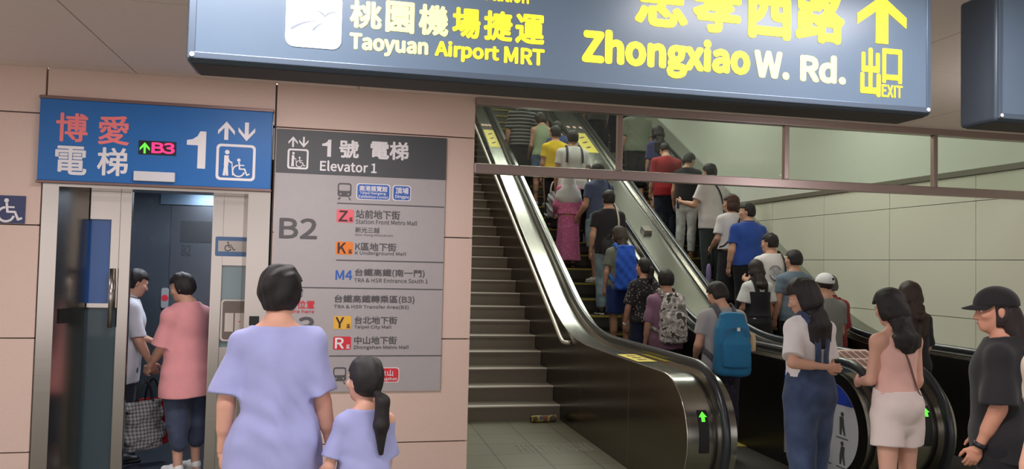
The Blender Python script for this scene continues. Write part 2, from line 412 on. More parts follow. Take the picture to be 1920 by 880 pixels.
# doors
YD = 6.06
mb = MB(); mb.box(-1.545, YD, 0.014, -1.468, YD+0.05, ZO+0.02, 0.006); mb.box(-2.02, YD, 2.0, -1.545, YD+0.05, ZO+0.02); mb.box(-2.02, YD, 0.014, -1.545, YD+0.05, 0.12)
mb.box(-1.60, YD, 1.27, -1.545, YD+0.05, 2.0); mb.box(-1.765, YD, 1.27, -1.60, YD+0.05, 1.30); mb.box(-2.02, YD, 0.12, -1.765, YD+0.05, 2.0); mb.box(-1.765, YD, 1.9, -1.6, YD+0.05, 2.0)
ld = P(mb, 'door', STEEL)
mb = MB(); mb.box(-1.765, YD+0.02, 1.30, -1.60, YD+0.03, 1.9); P(mb, 'pane', mat('blue_window', (42, 84, 146), 0.2, noise=0.06, nscale=6), ld, 'blue window pane')
mb = MB(); mb.box(-1.765, YD+0.02, 0.12, -1.545, YD+0.03, 1.27); P(mb, 'pane', DGLASS, ld, 'dim tinted lower pane')
mb = MB(); mb.tube([(-1.575, YD-0.03, 1.13), (-1.575, YD-0.03, 1.55)], 0.016); mb.tube([(-1.575, YD-0.03, 1.16), (-1.575, YD, 1.16)], 0.008); mb.tube([(-1.575, YD-0.03, 1.52), (-1.575, YD, 1.52)], 0.008); P(mb, 'handle', STEEL, ld)
mb = MB(); mb.box(-0.918, YD, 0.014, -0.84, YD+0.05, ZO+0.02, 0.006); mb.box(-0.84, YD, 1.59, -0.36, YD+0.05, ZO+0.02); mb.box(-0.84, YD, 0.014, -0.36, YD+0.05, 0.99); mb.box(-0.56, YD, 0.99, -0.36, YD+0.05, 1.59)
rd = P(mb, 'door', STEEL)
mb = MB(); mb.box(-0.84, YD+0.02, 0.99, -0.56, YD+0.03, 1.59); P(mb, 'pane', mat('grey_window', (96, 118, 122), 0.08, spec=0.9, noise=0.15, nscale=3), rd, 'grey green window pane')
r = rect_y(403.7, 445, 500, 481.5, YD); a = MB(); plate(a, r, YD-0.001, 0.003, 0.012); s1 = P(a, 'notice_sticker', mat('plate_blue', (70, 100, 140), 0.4), rd)
a = MB(); plate(a, (r[0]+0.02, r[1]+0.035, r[2]-0.02, r[3]-0.03), YD-0.004, 0.001); P(a, 'notice_field', mat('notice_grey', (176, 166, 160), 0.5), s1)
a = MB(); wheelchair(a, (r[0]+0.06, r[1]+0.04, r[0]+0.14, r[3]-0.035), YD-0.0055); caneman(a, (r[0]+0.2, r[1]+0.04, r[0]+0.25, r[3]-0.035), YD-0.0055); P(a, 'pictogram', DKTXT, s1)
r = rect_y(413.5, 562, 500, 640, YD); a = MB(); plate(a, r, YD-0.001, 0.002, 0.025); s2 = P(a, 'warning_sticker', mat('sticker_pale', (196, 186, 178), 0.5), rd)
a = MB(); plate(a, (r[0]+0.012, r[1]+0.012, r[2]-0.012, r[3]-0.012), YD-0.003, 0.001, 0.02); P(a, 'warning_field', mat('sticker_brown', (104, 92, 86), 0.5), s2)
a = MB(); a.poly([(r[0]+0.13, r[3]-0.085), (r[0]+0.23, r[3]-0.085), (r[0]+0.18, r[3]-0.02)], lambda u, v, w_: (u, YD-0.0045-w_, v), 0.001); P(a, 'warning_triangle', STICK, s2)
PT('!', (r[0]+0.175, r[3]-0.075, r[0]+0.185, r[3]-0.038), YD-0.006, BLACK, s2, 0.05)
a = MB()
for q in (0.03, 0.1, 0.21): a.box(r[0]+q, YD-0.005, r[1]+0.07, r[0]+q+0.06, YD-0.004, r[3]-0.1)
P(a, 'door_pictogram', mat('sticker_pale'  , (196, 186, 178)), s2)
a = MB(); star = []
for k in range(16):
    q = k*math.pi/8; rr = 0.045 if k % 2 == 0 else 0.024; star.append((r[0]+0.165+rr*math.cos(q), (r[1]+r[3])/2-0.01+rr*math.sin(q)))
a.poly(star, lambda u, v, w_: (u, YD-0.006-w_, v), 0.001); P(a, 'burst_mark', mat('burst_red', (226, 84, 60), 0.5), s2)
# call buttons
r = rect_y(467.5, 593, 486, 610.5, YW); a = MB(); plate(a, r, YW-0.0125, 0.006, 0.004); P(a, 'call_button', BLACK)
r = rect_y(122, 578, 139, 605, 5.9); a = MB()
a.add([(-1.835, 5.815, r[1]), (-1.80, 5.9, r[1]), (-1.80, 5.9, r[3]), (-1.835, 5.815, r[3]), (-1.823, 5.805, r[1]), (-1.786, 5.893, r[1]), (-1.786, 5.893, r[3]), (-1.823, 5.805, r[3])], [(0, 1, 2, 3), (4, 7, 6, 5), (0, 4, 5, 1), (1, 5, 6, 2), (2, 6, 7, 3), (3, 7, 4, 0)])
P(a, 'button_plate', BLACK)
# car interior
CARW = mat('car_wall', (104, 112, 122), 0.25, 0.7, rvar=0.08, nscale=4, noise=0.08)
mb = MB(); mb.box(-2.0, 7.9, 0.0, -0.3, 7.94, 2.4); mb.box(-2.04, 6.16, 0, -2.0, 7.94, 2.4); mb.box(-0.3, 6.16, 0, -0.26, 7.94, 2.4); mb.box(-2.04, 6.16, 2.36, -0.26, 7.94, 2.4); mb.box(-2.04, 6.16, 0.0, -0.26, 7.94, 0.012)
P(mb, 'car_shell', CARW)
r = rect_y(310, 388, 470, 1000, 7.88); mb = MB(); mb.box(r[0], 7.885, 0.02, r[2], 7.899, r[3]); P(mb, 'far_door', mat('car_door_dark', (92, 96, 104), 0.3, 0.6, noise=0.08, nscale=5))
r = rect_y(302, 360, 470, 386, 7.88); mb = MB(); mb.box(r[0], 7.87, r[1], r[2], 7.899, r[3]); P(mb, 'far_header', mat('header_highlight', (132, 156, 180), 0.3, 0.8))  # bluish highlight on this header is put into its colour
r = rect_y(338, 415, 396, 455, 7.88); mb = MB(); plate(mb, r, 7.884, 0.004); P(mb, 'level_plate', mat('level_plate', (44, 46, 52), 0.4))
r = rect_y(340, 459, 358, 480, 7.88); PT('B2', r, 7.883, mat('dim_print', (40, 42, 48), 0.5), lift, 0.03)
r = rect_y(302, 540, 316, 578, 7.88); mb = MB(); plate(mb, r, 7.884, 0.003, 0.02); P(mb, 'car_notice', mat('dim_white', (150, 150, 152), 0.5))
a = MB(); disc(a, ((r[0]+r[2])/2, (r[1]+r[3])/2), 0.03, 7.88, 0.001); P(a, 'notice_mark', PRED)
mb = MB(); mb.lathe([(0.10, 0.0), (0.10, 0.012)], (-1.2, 7.1, 2.335), 24); P(mb, 'car_light', mat('car_lens', (200, 215, 235), 0.4, emit=0.6))

def figure_one(r, Y, m, parent):
    x0, z0, x1, z1 = r; W_, H_ = x1-x0, z1-z0; p = lambda u, v: (x0+u*W_, z0+v*H_)
    mb = MB(); mb.poly([p(.58, 0), p(1, 0), p(1, 1), p(.68, 1), p(.55, .87), p(.3, .78), p(0, .75), p(0, .62), p(.58, .62)], lambda u, v, w_: (u, Y-w_, v), 0.0015)
    return P(mb, 'lettering', m, parent)
# blue lift sign
YS = YW-0.045
r = rect_y(71.5, 197, 509.5, 349, YS)
sg = empty('elevator_sign', ((r[0]+r[2])/2, YW, r[1]), 0, 'long blue elevator sign with red LED display mounted above the steel doors', 'sign')
mb = MB(); mb.box(r[0], YS, r[1]+0.01, r[2], YW+0.02, r[3], 0.004); P(mb, 'sign_panel', BLUE, sg)
mb = MB(); mb.box(r[0]-0.006, YS-0.004, r[3], r[2]+0.006, YW+0.02, r[3]+0.022, 0.003); mb.box(r[0]-0.006, YS-0.004, r[1]-0.008, r[2]+0.006, YW+0.02, r[1]+0.01, 0.003); P(mb, 'sign_frame', mat('frame_bronze', (120, 96, 92), 0.4, 0.6), sg)
S = lambda *q: rect_y(*q, YS)
YT = YS-0.001
PT('博', S(105, 212, 165, 266), YT, PINKL, sg, 0.02); PT('愛', S(184, 217, 243, 272), YT, PINKL, sg, 0.02)
PT('電', S(103, 274, 163, 328), YT, WHITE, sg, 0.02); PT('梯', S(182, 277, 240, 330), YT, WHITE, sg, 0.02)
figure_one(S(350, 246, 386, 316), YT, WHITE, sg)
mb = MB(); arrow(mb, S(409, 228, 440.5, 262.5), YT, True, wd=0.24); arrow(mb, S(447, 230, 478.5, 265), YT, False, wd=0.24); P(mb, 'arrow', WHITE, sg)
b_ = S(405, 271, 479, 339); mb = MB()
out = rrect(*b_, 0.03, 6); inn = rrect(b_[0]+0.018, b_[1]+0.018, b_[2]-0.018, b_[3]-0.018, 0.018, 6); n = len(out)
mb.add([(u, YT-0.0015, v) for u, v in out]+[(u, YT-0.0015, v) for u, v in inn], [(i, (i+1) % n, n+(i+1) % n, n+i) for i in range(n)])
W_, H_ = b_[2]-b_[0], b_[3]-b_[1]
caneman(mb, (b_[0]+0.15*W_, b_[1]+0.13*H_, b_[0]+0.43*W_, b_[1]+0.84*H_), YT); wheelchair(mb, (b_[0]+0.42*W_, b_[1]+0.11*H_, b_[0]+0.85*W_, b_[1]+0.62*H_), YT)
P(mb, 'pictogram', WHITE, sg)
r = S(260, 265, 330.5, 291); mb = MB(); plate(mb, r, YT, 0.003); ds = P(mb, 'led_display', BLACK, sg)
mb = MB(); q = S(262.5, 267.5, 281, 288); arrow(mb, q, YT-0.004, True, wd=0.2); P(mb, 'led_arrow', LEDG, ds)
PT('B3', S(284.5, 268, 328, 288.5), YT-0.004, LEDR, ds, 0.04, 0.95)
r = S(252, 323, 329, 341); mb = MB(); mb.box(r[0], YS-0.03, r[1], r[2], YS+0.002, r[3], 0.005); P(mb, 'chime_box', mat('chime_white', (206, 202, 206), 0.5), sg)
# wheelchair plate on the left
r = rect_y(-8, 367, 48, 419, YW); wp = empty('accessible_sign', ((r[0]+r[2])/2, YW, r[1]), 0, 'small navy wheelchair symbol plate on the stone wall left of the elevator', 'sign')
mb = MB(); plate(mb, r, YW-0.001, 0.006); P(mb, 'plate', NAVY, wp)
q = rect_y(-4, 372, 42, 416, YW); mb = MB(); wheelchair(mb, q, YW-0.008, 0.1); P(mb, 'pictogram', WHITE, wp)

# level directory board
YB = YW-0.012
r = rect_y(513, 243, 836, 732, YB); r = (-0.462, 0.70, 0.757, 2.575)
bd = empty('directory_board', (0.15, YW, r[1]), 0, 'tall grey level directory board with charcoal header on the stone wall', 'directory board')
mb = MB(); mb.box(r[0], YB, r[1], r[2], YW+0.001, r[3], 0.002); P(mb, 'board', PALE, bd)
mb = MB(); mb.box(r[0], YB-0.003, 2.262, r[2], YB+0.002, r[3]+0.001); P(mb, 'header', CHAR, bd)
YH = YB-0.004
S = lambda *q: rect_y(*q, YB)
mb = MB(); arrow(mb, S(541, 256, 558.5, 276), YH, True); arrow(mb, S(561, 257, 578.5, 277), YH, False)
b_ = S(539, 279.5, 578.5, 317.5); out = rrect(*b_, 0.018, 6); inn = rrect(b_[0]+0.013, b_[1]+0.013, b_[2]-0.013, b_[3]-0.013, 0.01, 6); n = len(out)
mb.add([(u, YH-0.0015, v) for u, v in out]+[(u, YH-0.0015, v) for u, v in inn], [(i, (i+1) % n, n+(i+1) % n, n+i) for i in range(n)])
W_, H_ = b_[2]-b_[0], b_[3]-b_[1]
caneman(mb, (b_[0]+0.15*W_, b_[1]+0.13*H_, b_[0]+0.43*W_, b_[1]+0.84*H_), YH); wheelchair(mb, (b_[0]+0.42*W_, b_[1]+0.11*H_, b_[0]+0.85*W_, b_[1]+0.62*H_), YH)
P(mb, 'pictogram', WHITE, bd)
figure_one(S(604, 262, 621, 294), YH, WHITE, bd)
for s_, q, m_, bo in (('號', (636, 263, 673, 297), WHITE, .03), ('電梯', (694.5, 265.5, 766.5, 300), WHITE, .03), ('Elevator 1', (600, 303, 706.5, 323), WHITE, .03)):
    PT(s_, S(*q), YH, m_, bd, bo)
YL = YB-0.001
for q in ((633, 343.5, 659, 374), (624.5, 689, 649, 720)):
    mb, ml = MB(), MB(); train(mb, ml, S(*q), YL); P(ml, 'train_window', PALE, P(mb, 'train_symbol', DKTXT, bd))
def pill(q, m_, rad=0.02):
    a = S(*q); o = MB(); plate(o, (a[0]-0.006, a[1]-0.006, a[2]+0.006, a[3]+0.006), YL, 0.001, rad); P(o, 'line_badge_edge', WHITE, bd)
    o = MB(); plate(o, a, YL-0.001, 0.001, rad); return P(o, 'line_badge', m_, bd)
pill((670, 346.5, 730, 374), PBLUE); pill((737.5, 349.5, 769, 375.5), PBLUE); pill((660, 691, 747, 716.5), PRED)
YP = YL-0.003
for s_, q in (('南港展覽館', (674, 349, 726.5, 359.5)), ('Taipei Nangang', (675, 360.3, 723.6, 366)), ('Exhibition Center', (672.5, 366.8, 728, 372)), ('頂埔', (741.5, 352, 766, 364)), ('Dingpu', (741, 366, 767, 374)), ('往', (664, 694, 682, 705)), ('象山', (712, 694, 737, 705.5)), ('Xiangshan', (705, 707.5, 744.5, 715))):
    PT(s_, S(*q), YP, WHITE, bd, 0.02)
for q in ((632, 382, 833, 388), (630, 489.5, 831.6, 491), (517, 540, 830, 542), (617, 667.3, 827.7, 667.8)):
    a = S(*q); zc = (a[1]+a[3])/2; mb = MB(); mb.box(a[0], YL-0.001, zc-0.004, a[2], YL, zc+0.004); P(mb, 'divider_line', DKTXT, bd)
def block(q, m_, letter, lq, lm):
    a = S(*q); o = MB(); plate(o, a, YL, 0.001, 0.012); bo = P(o, 'area_block', m_, bd)
    PT(letter, S(*lq), YL-0.002, lm, bd, 0.03)
    PT('區', S(q[2]-8.5, q[3]-9.5, q[2]-2, q[3]-2), YL-0.002, lm, bd, 0.02)
block((631, 393, 663.5, 417.5), PZ, 'Z', (635, 395, 652, 415.5), mat('print_black', (60, 40, 44), 0.6))
block((629.5, 453.5, 662, 477.5), PK, 'K', (633, 455, 649, 475.5), mat('print_black', (60, 40, 44), 0.6))
block((625.5, 593, 658.5, 617.5), PY, 'Y', (629, 595, 645, 615.5), mat('print_black', (60, 40, 44), 0.6))
block((624.5, 631.5, 658, 656), PRED, 'R', (628, 633.5, 645, 654), WHITE)
for s_, q, m_, bo in (('站前地下街', (667, 394.5, 750, 411), DKTXT, .02), ('Station Front Metro Mall', (666.5, 412.7, 782, 421.5), DKTXT, .01), ('新光三越', (666, 426.5, 711.6, 437), DKTXT, .01), ('Shin Kong Mitsukoshi', (665.5, 439, 737, 444.7), DKTXT, 0.0),
        ('B2', (523.6, 409, 595, 448), DKTXT, .03), ('K區地下街', (666, 455.6, 743, 471), DKTXT, .02), ('K Underground Mall', (665.5, 472, 761, 480.5), DKTXT, .01),
        ('M4', (629, 507, 660.7, 525), PBLUE, .03), ('台鐵高鐵(南一門)', (665.5, 505, 796, 520.5), DKTXT, .02), ('TRA & HSR Entrance South 1', (663.6, 522.5, 802, 530.5), DKTXT, .01),
        ('台鐵高鐵轉乘區(B3)', (627, 554, 777, 570), DKTXT, .02), ('TRA & HSR Transfer Area(B3)', (626, 572, 766, 580.5), DKTXT, .01),
        ('台北地下街', (665, 593.6, 744.5, 608), DKTXT, .02), ('Taipei City Mall', (664, 610, 733.6, 618), DKTXT, .01),
        ('中山地下街', (664, 631, 743.6, 646), DKTXT, .02), ('Zhongshan Metro Mall', (662.7, 648, 766, 656.5), DKTXT, .01),
        ('您的位置', (523, 563.5, 590, 579), PRED, .02), ('You are here', (521, 580.5, 589, 587.5), PRED, .01), ('B3', (521, 594, 590, 632), DKTXT, .03)):
    PT(s_, S(*q), YL-0.001, m_, bd, bo)

# ================================================================== OVERHEAD SIGNS
def hanging_sign(x0, x1, z0, z1, y0, dep, label):
    sn = empty('hanging_sign', ((x0+x1)/2, y0+dep/2, z0), 0, label, 'sign', 'hanging direction signs')
    mb = MB(); bm = bmesh.new(); bmesh.ops.create_cube(bm, size=1)
    for v in bm.verts: v.co = Vector(((x0+x1)/2+v.co.x*(x1-x0), y0+dep/2+v.co.y*dep, (z0+z1)/2+v.co.z*(z1-z0)))
    bmesh.ops.bevel(bm, geom=[e for e in bm.edges], offset=0.018, segments=4, profile=0.5, affect='EDGES')
    mb.bm(bm, True); o = P(mb, 'housing', [GREYB], sn)
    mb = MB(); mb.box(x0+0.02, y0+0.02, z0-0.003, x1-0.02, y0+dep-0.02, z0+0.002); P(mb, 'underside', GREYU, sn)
    mb = MB(); mb.box(x0+0.028, y0-0.002, z0+0.03, x1-0.028, y0+0.004, z1-0.03, 0.001); P(mb, 'face_panel', GREYF, sn)
    mb = MB(); mb.box(x0+0.012, y0-0.006, z0+0.012, x1-0.012, y0+0.004, z0+0.034, 0.003); mb.box(x0+0.008, y0-0.006, z0+0.012, x0+0.030, y0+0.004, z1-0.012, 0.003); mb.box(x1-0.030, y0-0.006, z0+0.012, x1-0.008, y0+0.004, z1-0.012, 0.003); mb.box(x0+0.012, y0-0.006, z1-0.034, x1-0.012, y0+0.004, z1-0.012, 0.003)
    P(mb, 'face_frame', mat('sign_frame_grey', (92, 106, 124), 0.35, 0.4), sn)
    mb = MB()
    for cx in (x0+0.022, x1-0.022): disc(mb, (cx, z0+0.024), 0.008, y0-0.0062, 0.002, 12)
    P(mb, 'corner_screw', WHITE, sn)
    for cx in (x0+0.5, x1-0.5):
        mb = MB(); mb.tube([(cx, y0+dep/2, z1-0.01), (cx, y0+dep/2, 2.905)], 0.02); P(mb, 'hanger_rod', STEEL, sn)
    return sn
Y1 = 2.7
hs = hanging_sign(-0.513, 2.33, 2.288, 2.845, Y1, 0.2, 'wide lit hanging sign with yellow road name and up arrow over the lobby')
S = lambda *q: rect_y(*q, Y1-0.003)
YT = Y1-0.0035
r = S(536, -16, 641, 90); mb = MB(); plate(mb, r, YT, 0.002, 0.03); lg = P(mb, 'logo_square', LITW, hs)
mb = MB()
def swoosh(pts, ws, m_):
    """tapered curved stroke in photo px"""
    L, Rr = [], []
    for i, (px, py) in enumerate(pts):
        a = pts[max(0, i-1)]; b = pts[min(len(pts)-1, i+1)]; dx, dy = b[0]-a[0], b[1]-a[1]; l_ = math.hypot(dx, dy)
        nx, ny = -dy/l_, dx/l_; L.append((px+nx*ws[i]/2, py+ny*ws[i]/2)); Rr.append((px-nx*ws[i]/2, py-ny*ws[i]/2))
    q = [at_y(px, py, YT-0.0025) for px, py in L+Rr[::-1]]
    m_.poly([(a[0], a[2]) for a in q], lambda u, v, w_: (u, YT-0.0025-w_, v), 0.0008)
swoosh([(592, 20), (600, 22), (606, 27), (609, 31), (615, 26), (624, 23), (634, 24)], [0.6, 2.2, 3.2, 3.4, 3.0, 2.2, 0.6], mb)
swoosh([(545, 54), (556, 48), (568, 43), (582, 40), (598, 39)], [5, 4.5, 3.5, 2.2, 0.6], mb)
swoosh([(586, 57), (592, 51), (599, 46), (608, 42)], [4.5, 4, 2.6, 0.6], mb)
P(mb, 'logo_bird', LGREY, lg)
for s_, q, m_, bo in (('桃', (656, 2, 716, 54), YEL_GLARE, .035), ('園', (723, 3, 777, 62), YEL_GLARE, .035), ('機', (785, 9, 841, 67), YEL_GLARE, .035), ('場', (848, 15, 901, 72), YEL, .035), ('捷', (907, 21, 961, 77), YEL, .035), ('運', (966, 27, 1021, 83), YEL, .035)):
    PT(s_, S(*q), YT, m_, hs, bo)
PT('Taoyuan', S(655, 67, 803, 106), YT, YEL_GLARE, hs, .045); PT('Airport', S(815, 80, 936, 117), YT, YEL, hs, .045); PT('MRT', S(945, 90, 1021, 121), YT, YEL, hs, .05)
PT('Station', S(905, -31, 992, 4), YT, YEL, hs, .025)
for s_, q in (('忠', (1190, -42, 1290, 51)), ('孝', (1298, -36, 1390, 62)), ('西', (1398, -30, 1487, 74)), ('路', (1491, -24, 1584, 81))):
    PT(s_, S(*q), YT, YEL, hs, .045)
PT('Zhongxiao', S(1091, 66, 1407, 146), YT, YEL, hs, .05); PT('W.', S(1414, 96, 1480, 148), YT, YEL_GLARE, hs, .06); PT('Rd.', S(1500, 103, 1586, 156), YT, YEL_GLARE, hs, .06)
mb = MB(); arrow(mb, S(1607, -8, 1699, 82), YT, True, 0.002, head=0.42, wd=0.25); P(mb, 'up_arrow', YEL, hs)
PT('出', S(1613, 90, 1651, 181), YT, YEL, hs, .025); PT('口', S(1654, 92, 1691, 157), YT, YEL, hs, .03); PT('EXIT', S(1653, 160, 1692, 183), YT, YEL, hs, .025)
hs2 = hanging_sign(2.64, 5.3, 2.288, 2.845, Y1, 0.2, 'blank blue grey hanging sign at the right, cut by the frame edge')
hs2.location.x += 0

# ================================================================== GLASS SMOKE BARRIER ABOVE THE ESCALATORS
gb = empty('smoke_barrier', (3.5, YW, 2.33), 0, 'clear glass smoke barrier with metal rails hanging above the escalator entrance', 'glass barrier')
YG = YW+0.01
mb = MB(); mb.box(0.972, YG-0.03, 2.325, XR-0.005, YG+0.03, 2.40, 0.006); P(mb, 'lower_rail', RAIL, gb)
mb = MB(); mb.box(0.972, YG-0.045, 2.845, XR-0.005, YG+0.04, 2.9, 0.004); P(mb, 'upper_rail', RAIL, gb)
gx = [0.972, 2.127, 3.583, 5.016, XR-0.005]
for x in gx[1:-1]:
    mb = MB(); mb.box(x-0.022, YG-0.02, 2.40, x+0.022, YG+0.02, 2.845, 0.004); P(mb, 'mullion', RAIL, gb)
for a, b_ in zip(gx[:-1], gx[1:]):
    mb = MB(); mb.add([(a+0.02, YG, 2.40), (b_-0.02, YG, 2.40), (b_-0.02, YG, 2.845), (a+0.02, YG, 2.845)], [(0, 1, 2, 3)]); P(mb, 'pane', CLEAR, gb)

# ================================================================== ESCALATORS
YN, ZD = 5.36, 0.88
K30 = math.tan(math.radians(30.0))
def inc(Y): return 1.623+K30*(Y-9.19)
def deck_profile(off=0.0, end=18.2, a0=265.0):
    R = 0.42+off; pts = []
    for a in np.linspace(a0, 90, 22): pts.append((YN+R*math.cos(math.radians(a)), 0.46+R*math.sin(math.radians(a))))
    pts.append((6.2, ZD+off))
    yc = 9.19+(ZD-1.623)/K30; L = 0.85
    A = np.array((yc-L, ZD)); B = np.array((yc, ZD)); C = np.array((yc+L*math.cos(math.radians(30)), ZD+L*0.5))
    A2, C2 = A+(0, off), C+off*np.array((-0.5, 0.866)); B2 = B+off*np.array((-0.268, 1.0))
    for t in np.linspace(0, 1, 13): q = (1-t)**2*A2+2*t*(1-t)*B2+t*t*C2; pts.append(tuple(q))
    e = np.array((end, inc(end)))+off*np.array((-0.5, 0.866)); pts.append(tuple(e))
    return pts
def face(mb, X, pts, th=0.004):
    """closed balustrade face below the profile"""
    p = pts[:]; p = p+[(pts[-1][0], 0.0), (YN, 0.0)]
    mb.poly(p, lambda u, v, w_: (X+w_, u, v), th)
def strip(mb, Xa, Xb, pts, th=0.012):
    n = len(pts); vs = []
    for (y, z) in pts: vs += [(Xa, y, z), (Xb, y, z)]
    mb.add(vs, [(2*i, 2*i+1, 2*i+3, 2*i+2) for i in range(n-1)], True)
def handrail(X, parent):
    pr = deck_profile(0.058, a0=255)
    mb = MB(); mb.tube([(X, y, z) for y, z in pr], 0.042, 12, rx=0.028, up=(1, 0, 0))
    # tube's local x runs across the path in its plane, so the flat side faces up
    o = P(mb, 'handrail', RUBBER, parent)
    pr2 = deck_profile(0.018, a0=262)
    mb = MB(); strip(mb, X-0.018, X+0.018, deck_profile(0.03, a0=258)); 
    n = len(pr2)
    vs = []
    for s in (-0.018, 0.018):
        for (y, z), (y2, z2) in zip(deck_profile(0.0, a0=260), deck_profile(0.045, a0=260)): vs += [(X+s, y, z), (X+s, y2, z2)]
    m = n
    for b in (0, 1):
        mb.add(vs[b*2*m:(b+1)*2*m], [(2*i, 2*i+1, 2*i+3, 2*i+2) for i in range(m-1)], True)
    P(mb, 'handrail_guide', STEEL, parent)
    return o
STEPM = mat('step_metal', (78, 74, 68), 0.45, 0.5, noise=0.1, nscale=40)
STEPY = mat('step_yellow', (176, 156, 70), 0.6, noise=0.15, nscale=60)
def steps(xa, xb, parent):
    for k in range(-3, 27):
        y0 = 7.87+0.3464*k; z = 0.2*max(k, 0); y1 = y0+0.3464
        mb = MB(); mb.cur = 0
        zb = -0.05 if k < 1 else z-0.2
        prof = [(y0+0.004, z), (y1-0.004, z), (y1-0.004, z-0.05), (y0+0.06, z-0.05)]
        if k >= 1: prof += [(y0+0.05, z-0.12), (y0+0.02, zb+0.02), (y0+0.0, zb+0.005), (y0-0.012, zb+0.06), (y0+0.0, z-0.06)]
        mb.poly(prof, lambda u, v, w_: (xa+w_, u, v), xb-xa)
        n = 34; wv = (xb-xa)/n      # tread ribs
        for i in range(n): mb.box(xa+wv*i+wv*0.2, y0+0.03, z, xa+wv*i+wv*0.8, y1-0.008, z+0.004)
        mb.cur = 1
        mb.box(xa, y0-0.002, z-0.016, xb, y0+0.035, z+0.006)
        P(mb, 'step', [STEPM, STEPY], parent)
def arrow_display(x, parent):
    """dark indicator strip curved round the newel front, lit arrow at its top"""
    R = 0.4235; mb = MB(); a = np.linspace(150, 190, 14); vs = []
    for q in a:
        y, z = YN+R*math.cos(math.radians(q)), 0.46+R*math.sin(math.radians(q)); vs += [(x-0.036, y, z), (x+0.036, y, z)]
    mb.add(vs, [(2*i, 2*i+1, 2*i+3, 2*i+2) for i in range(13)], True); o = P(mb, 'indicator_strip', BLACK, parent)
    R2 = 0.4255; mb = MB(); vs = []
    shape = [(0, 1), (1, 0.45), (0.42, 0.45), (0.42, 0), (-0.42, 0), (-0.42, 0.45), (-1, 0.45)]
    def pl(u, v, w_):
        q = math.radians(161-9.5*v); return (x+u*0.03, YN+R2*math.cos(q), 0.46+R2*math.sin(q))
    mb.poly(shape, pl); P(mb, 'indicator_arrow', LEDG, o)
    return o
def deck_sticker(x0, x1, y0, y1, parent, zf):
    mb = MB(); mb.add([(x0, y0, zf(y0)+0.003), (x1, y0, zf(y0)+0.003), (x1, y1, zf(y1)+0.003), (x0, y1, zf(y1)+0.003)], [(0, 1, 2, 3)]); s = P(mb, 'caution_sticker', STICK, parent)
    mb = MB()
    for q in (0.2, 0.45, 0.7):
        a, b_ = y0+(y1-y0)*q, y0+(y1-y0)*(q+0.1); xa, xb = x0+(x1-x0)*0.3, x0+(x1-x0)*0.75
        mb.add([(xa, a, zf(a)+0.005), (xb, a+0.01, zf(a)+0.005), (xb, b_, zf(b_)+0.005), (xa, b_+0.01, zf(b_)+0.005)], [(0, 1, 2, 3)])
    P(mb, 'sticker_print', mat('sticker_ink', (110, 74, 30), 0.6), s)
def round_marks(x0, x1, y, parent, zf):
    mb = MB()
    for i in range(3):
        x = x0+(x1-x0)*(i+0.5)/3
        mb.add([(x+0.032*math.cos(q), y+0.05*math.sin(q), zf(y+0.05*math.sin(q))+0.004) for q in np.linspace(0, 2*math.pi, 16, endpoint=False)], [tuple(range(16))])
    P(mb, 'prohibition_sticker', mat('sticker_round', (226, 176, 160), 0.5), parent)
XP = 2.345
es1 = empty('escalator', (3.22, 5.0, 0), 0, 'crowded up escalator beside the stairs, with brushed steel newel and green arrow', 'escalator')
mb = MB(); face(mb, XP, deck_profile(-0.004), 0.006)
pan = P(mb, 'outer_panel', DARKSTEEL, es1)
mb = MB()
for y in (6.05, 7.35, 8.65, 9.95, 11.25, 12.55): mb.box(XP-0.0012, y, 0.02 if y < 8 else RI*(y-8)/TR, XP+0.001, y+0.004, (ZD if y < 7.3 else max(inc(y), ZD))-0.02)
P(mb, 'panel_seam', JOINT, pan)
mb = MB(); strip(mb, XP-0.002, 2.715, deck_profile()); P(mb, 'outer_deck', DECK, es1)
mb = MB(); pr = deck_profile(); mb.tube([(XP, y, z) for y, z in pr], 0.006, 6, up=(1, 0, 0)); P(mb, 'deck_edge', STEEL, es1)
mb = MB(); face(mb, 2.711, deck_profile(-0.004), 0.004); P(mb, 'inner_panel', BLACKPANEL, es1)
handrail(2.60, es1)
steps(2.725, 3.725, es1)
mb = MB(); mb.box(2.72, 5.1, 0.0, 3.73, 6.85, 0.006); P(mb, 'landing_plate', mat('landing_metal', (92, 88, 84), 0.4, 0.6, noise=0.1, nscale=30), es1)
mb = MB(); mb.box(2.72, 6.62, 0.004, 3.73, 6.85, 0.014); P(mb, 'comb_plate', STEPY, es1)
arrow_display(2.468, es1)
deck_sticker(2.37, 2.55, 12.55, 13.25, es1, inc); round_marks(2.37, 2.55, 13.45, es1, inc)
deck_sticker(2.38, 2.55, 5.95, 6.45, es1, lambda y: ZD)
mb = MB(); face(mb, 3.735, deck_profile(-0.004), 0.004); ip = P(mb, 'inner_panel', BLACKPANEL, es1)
handrail(3.85, es1)
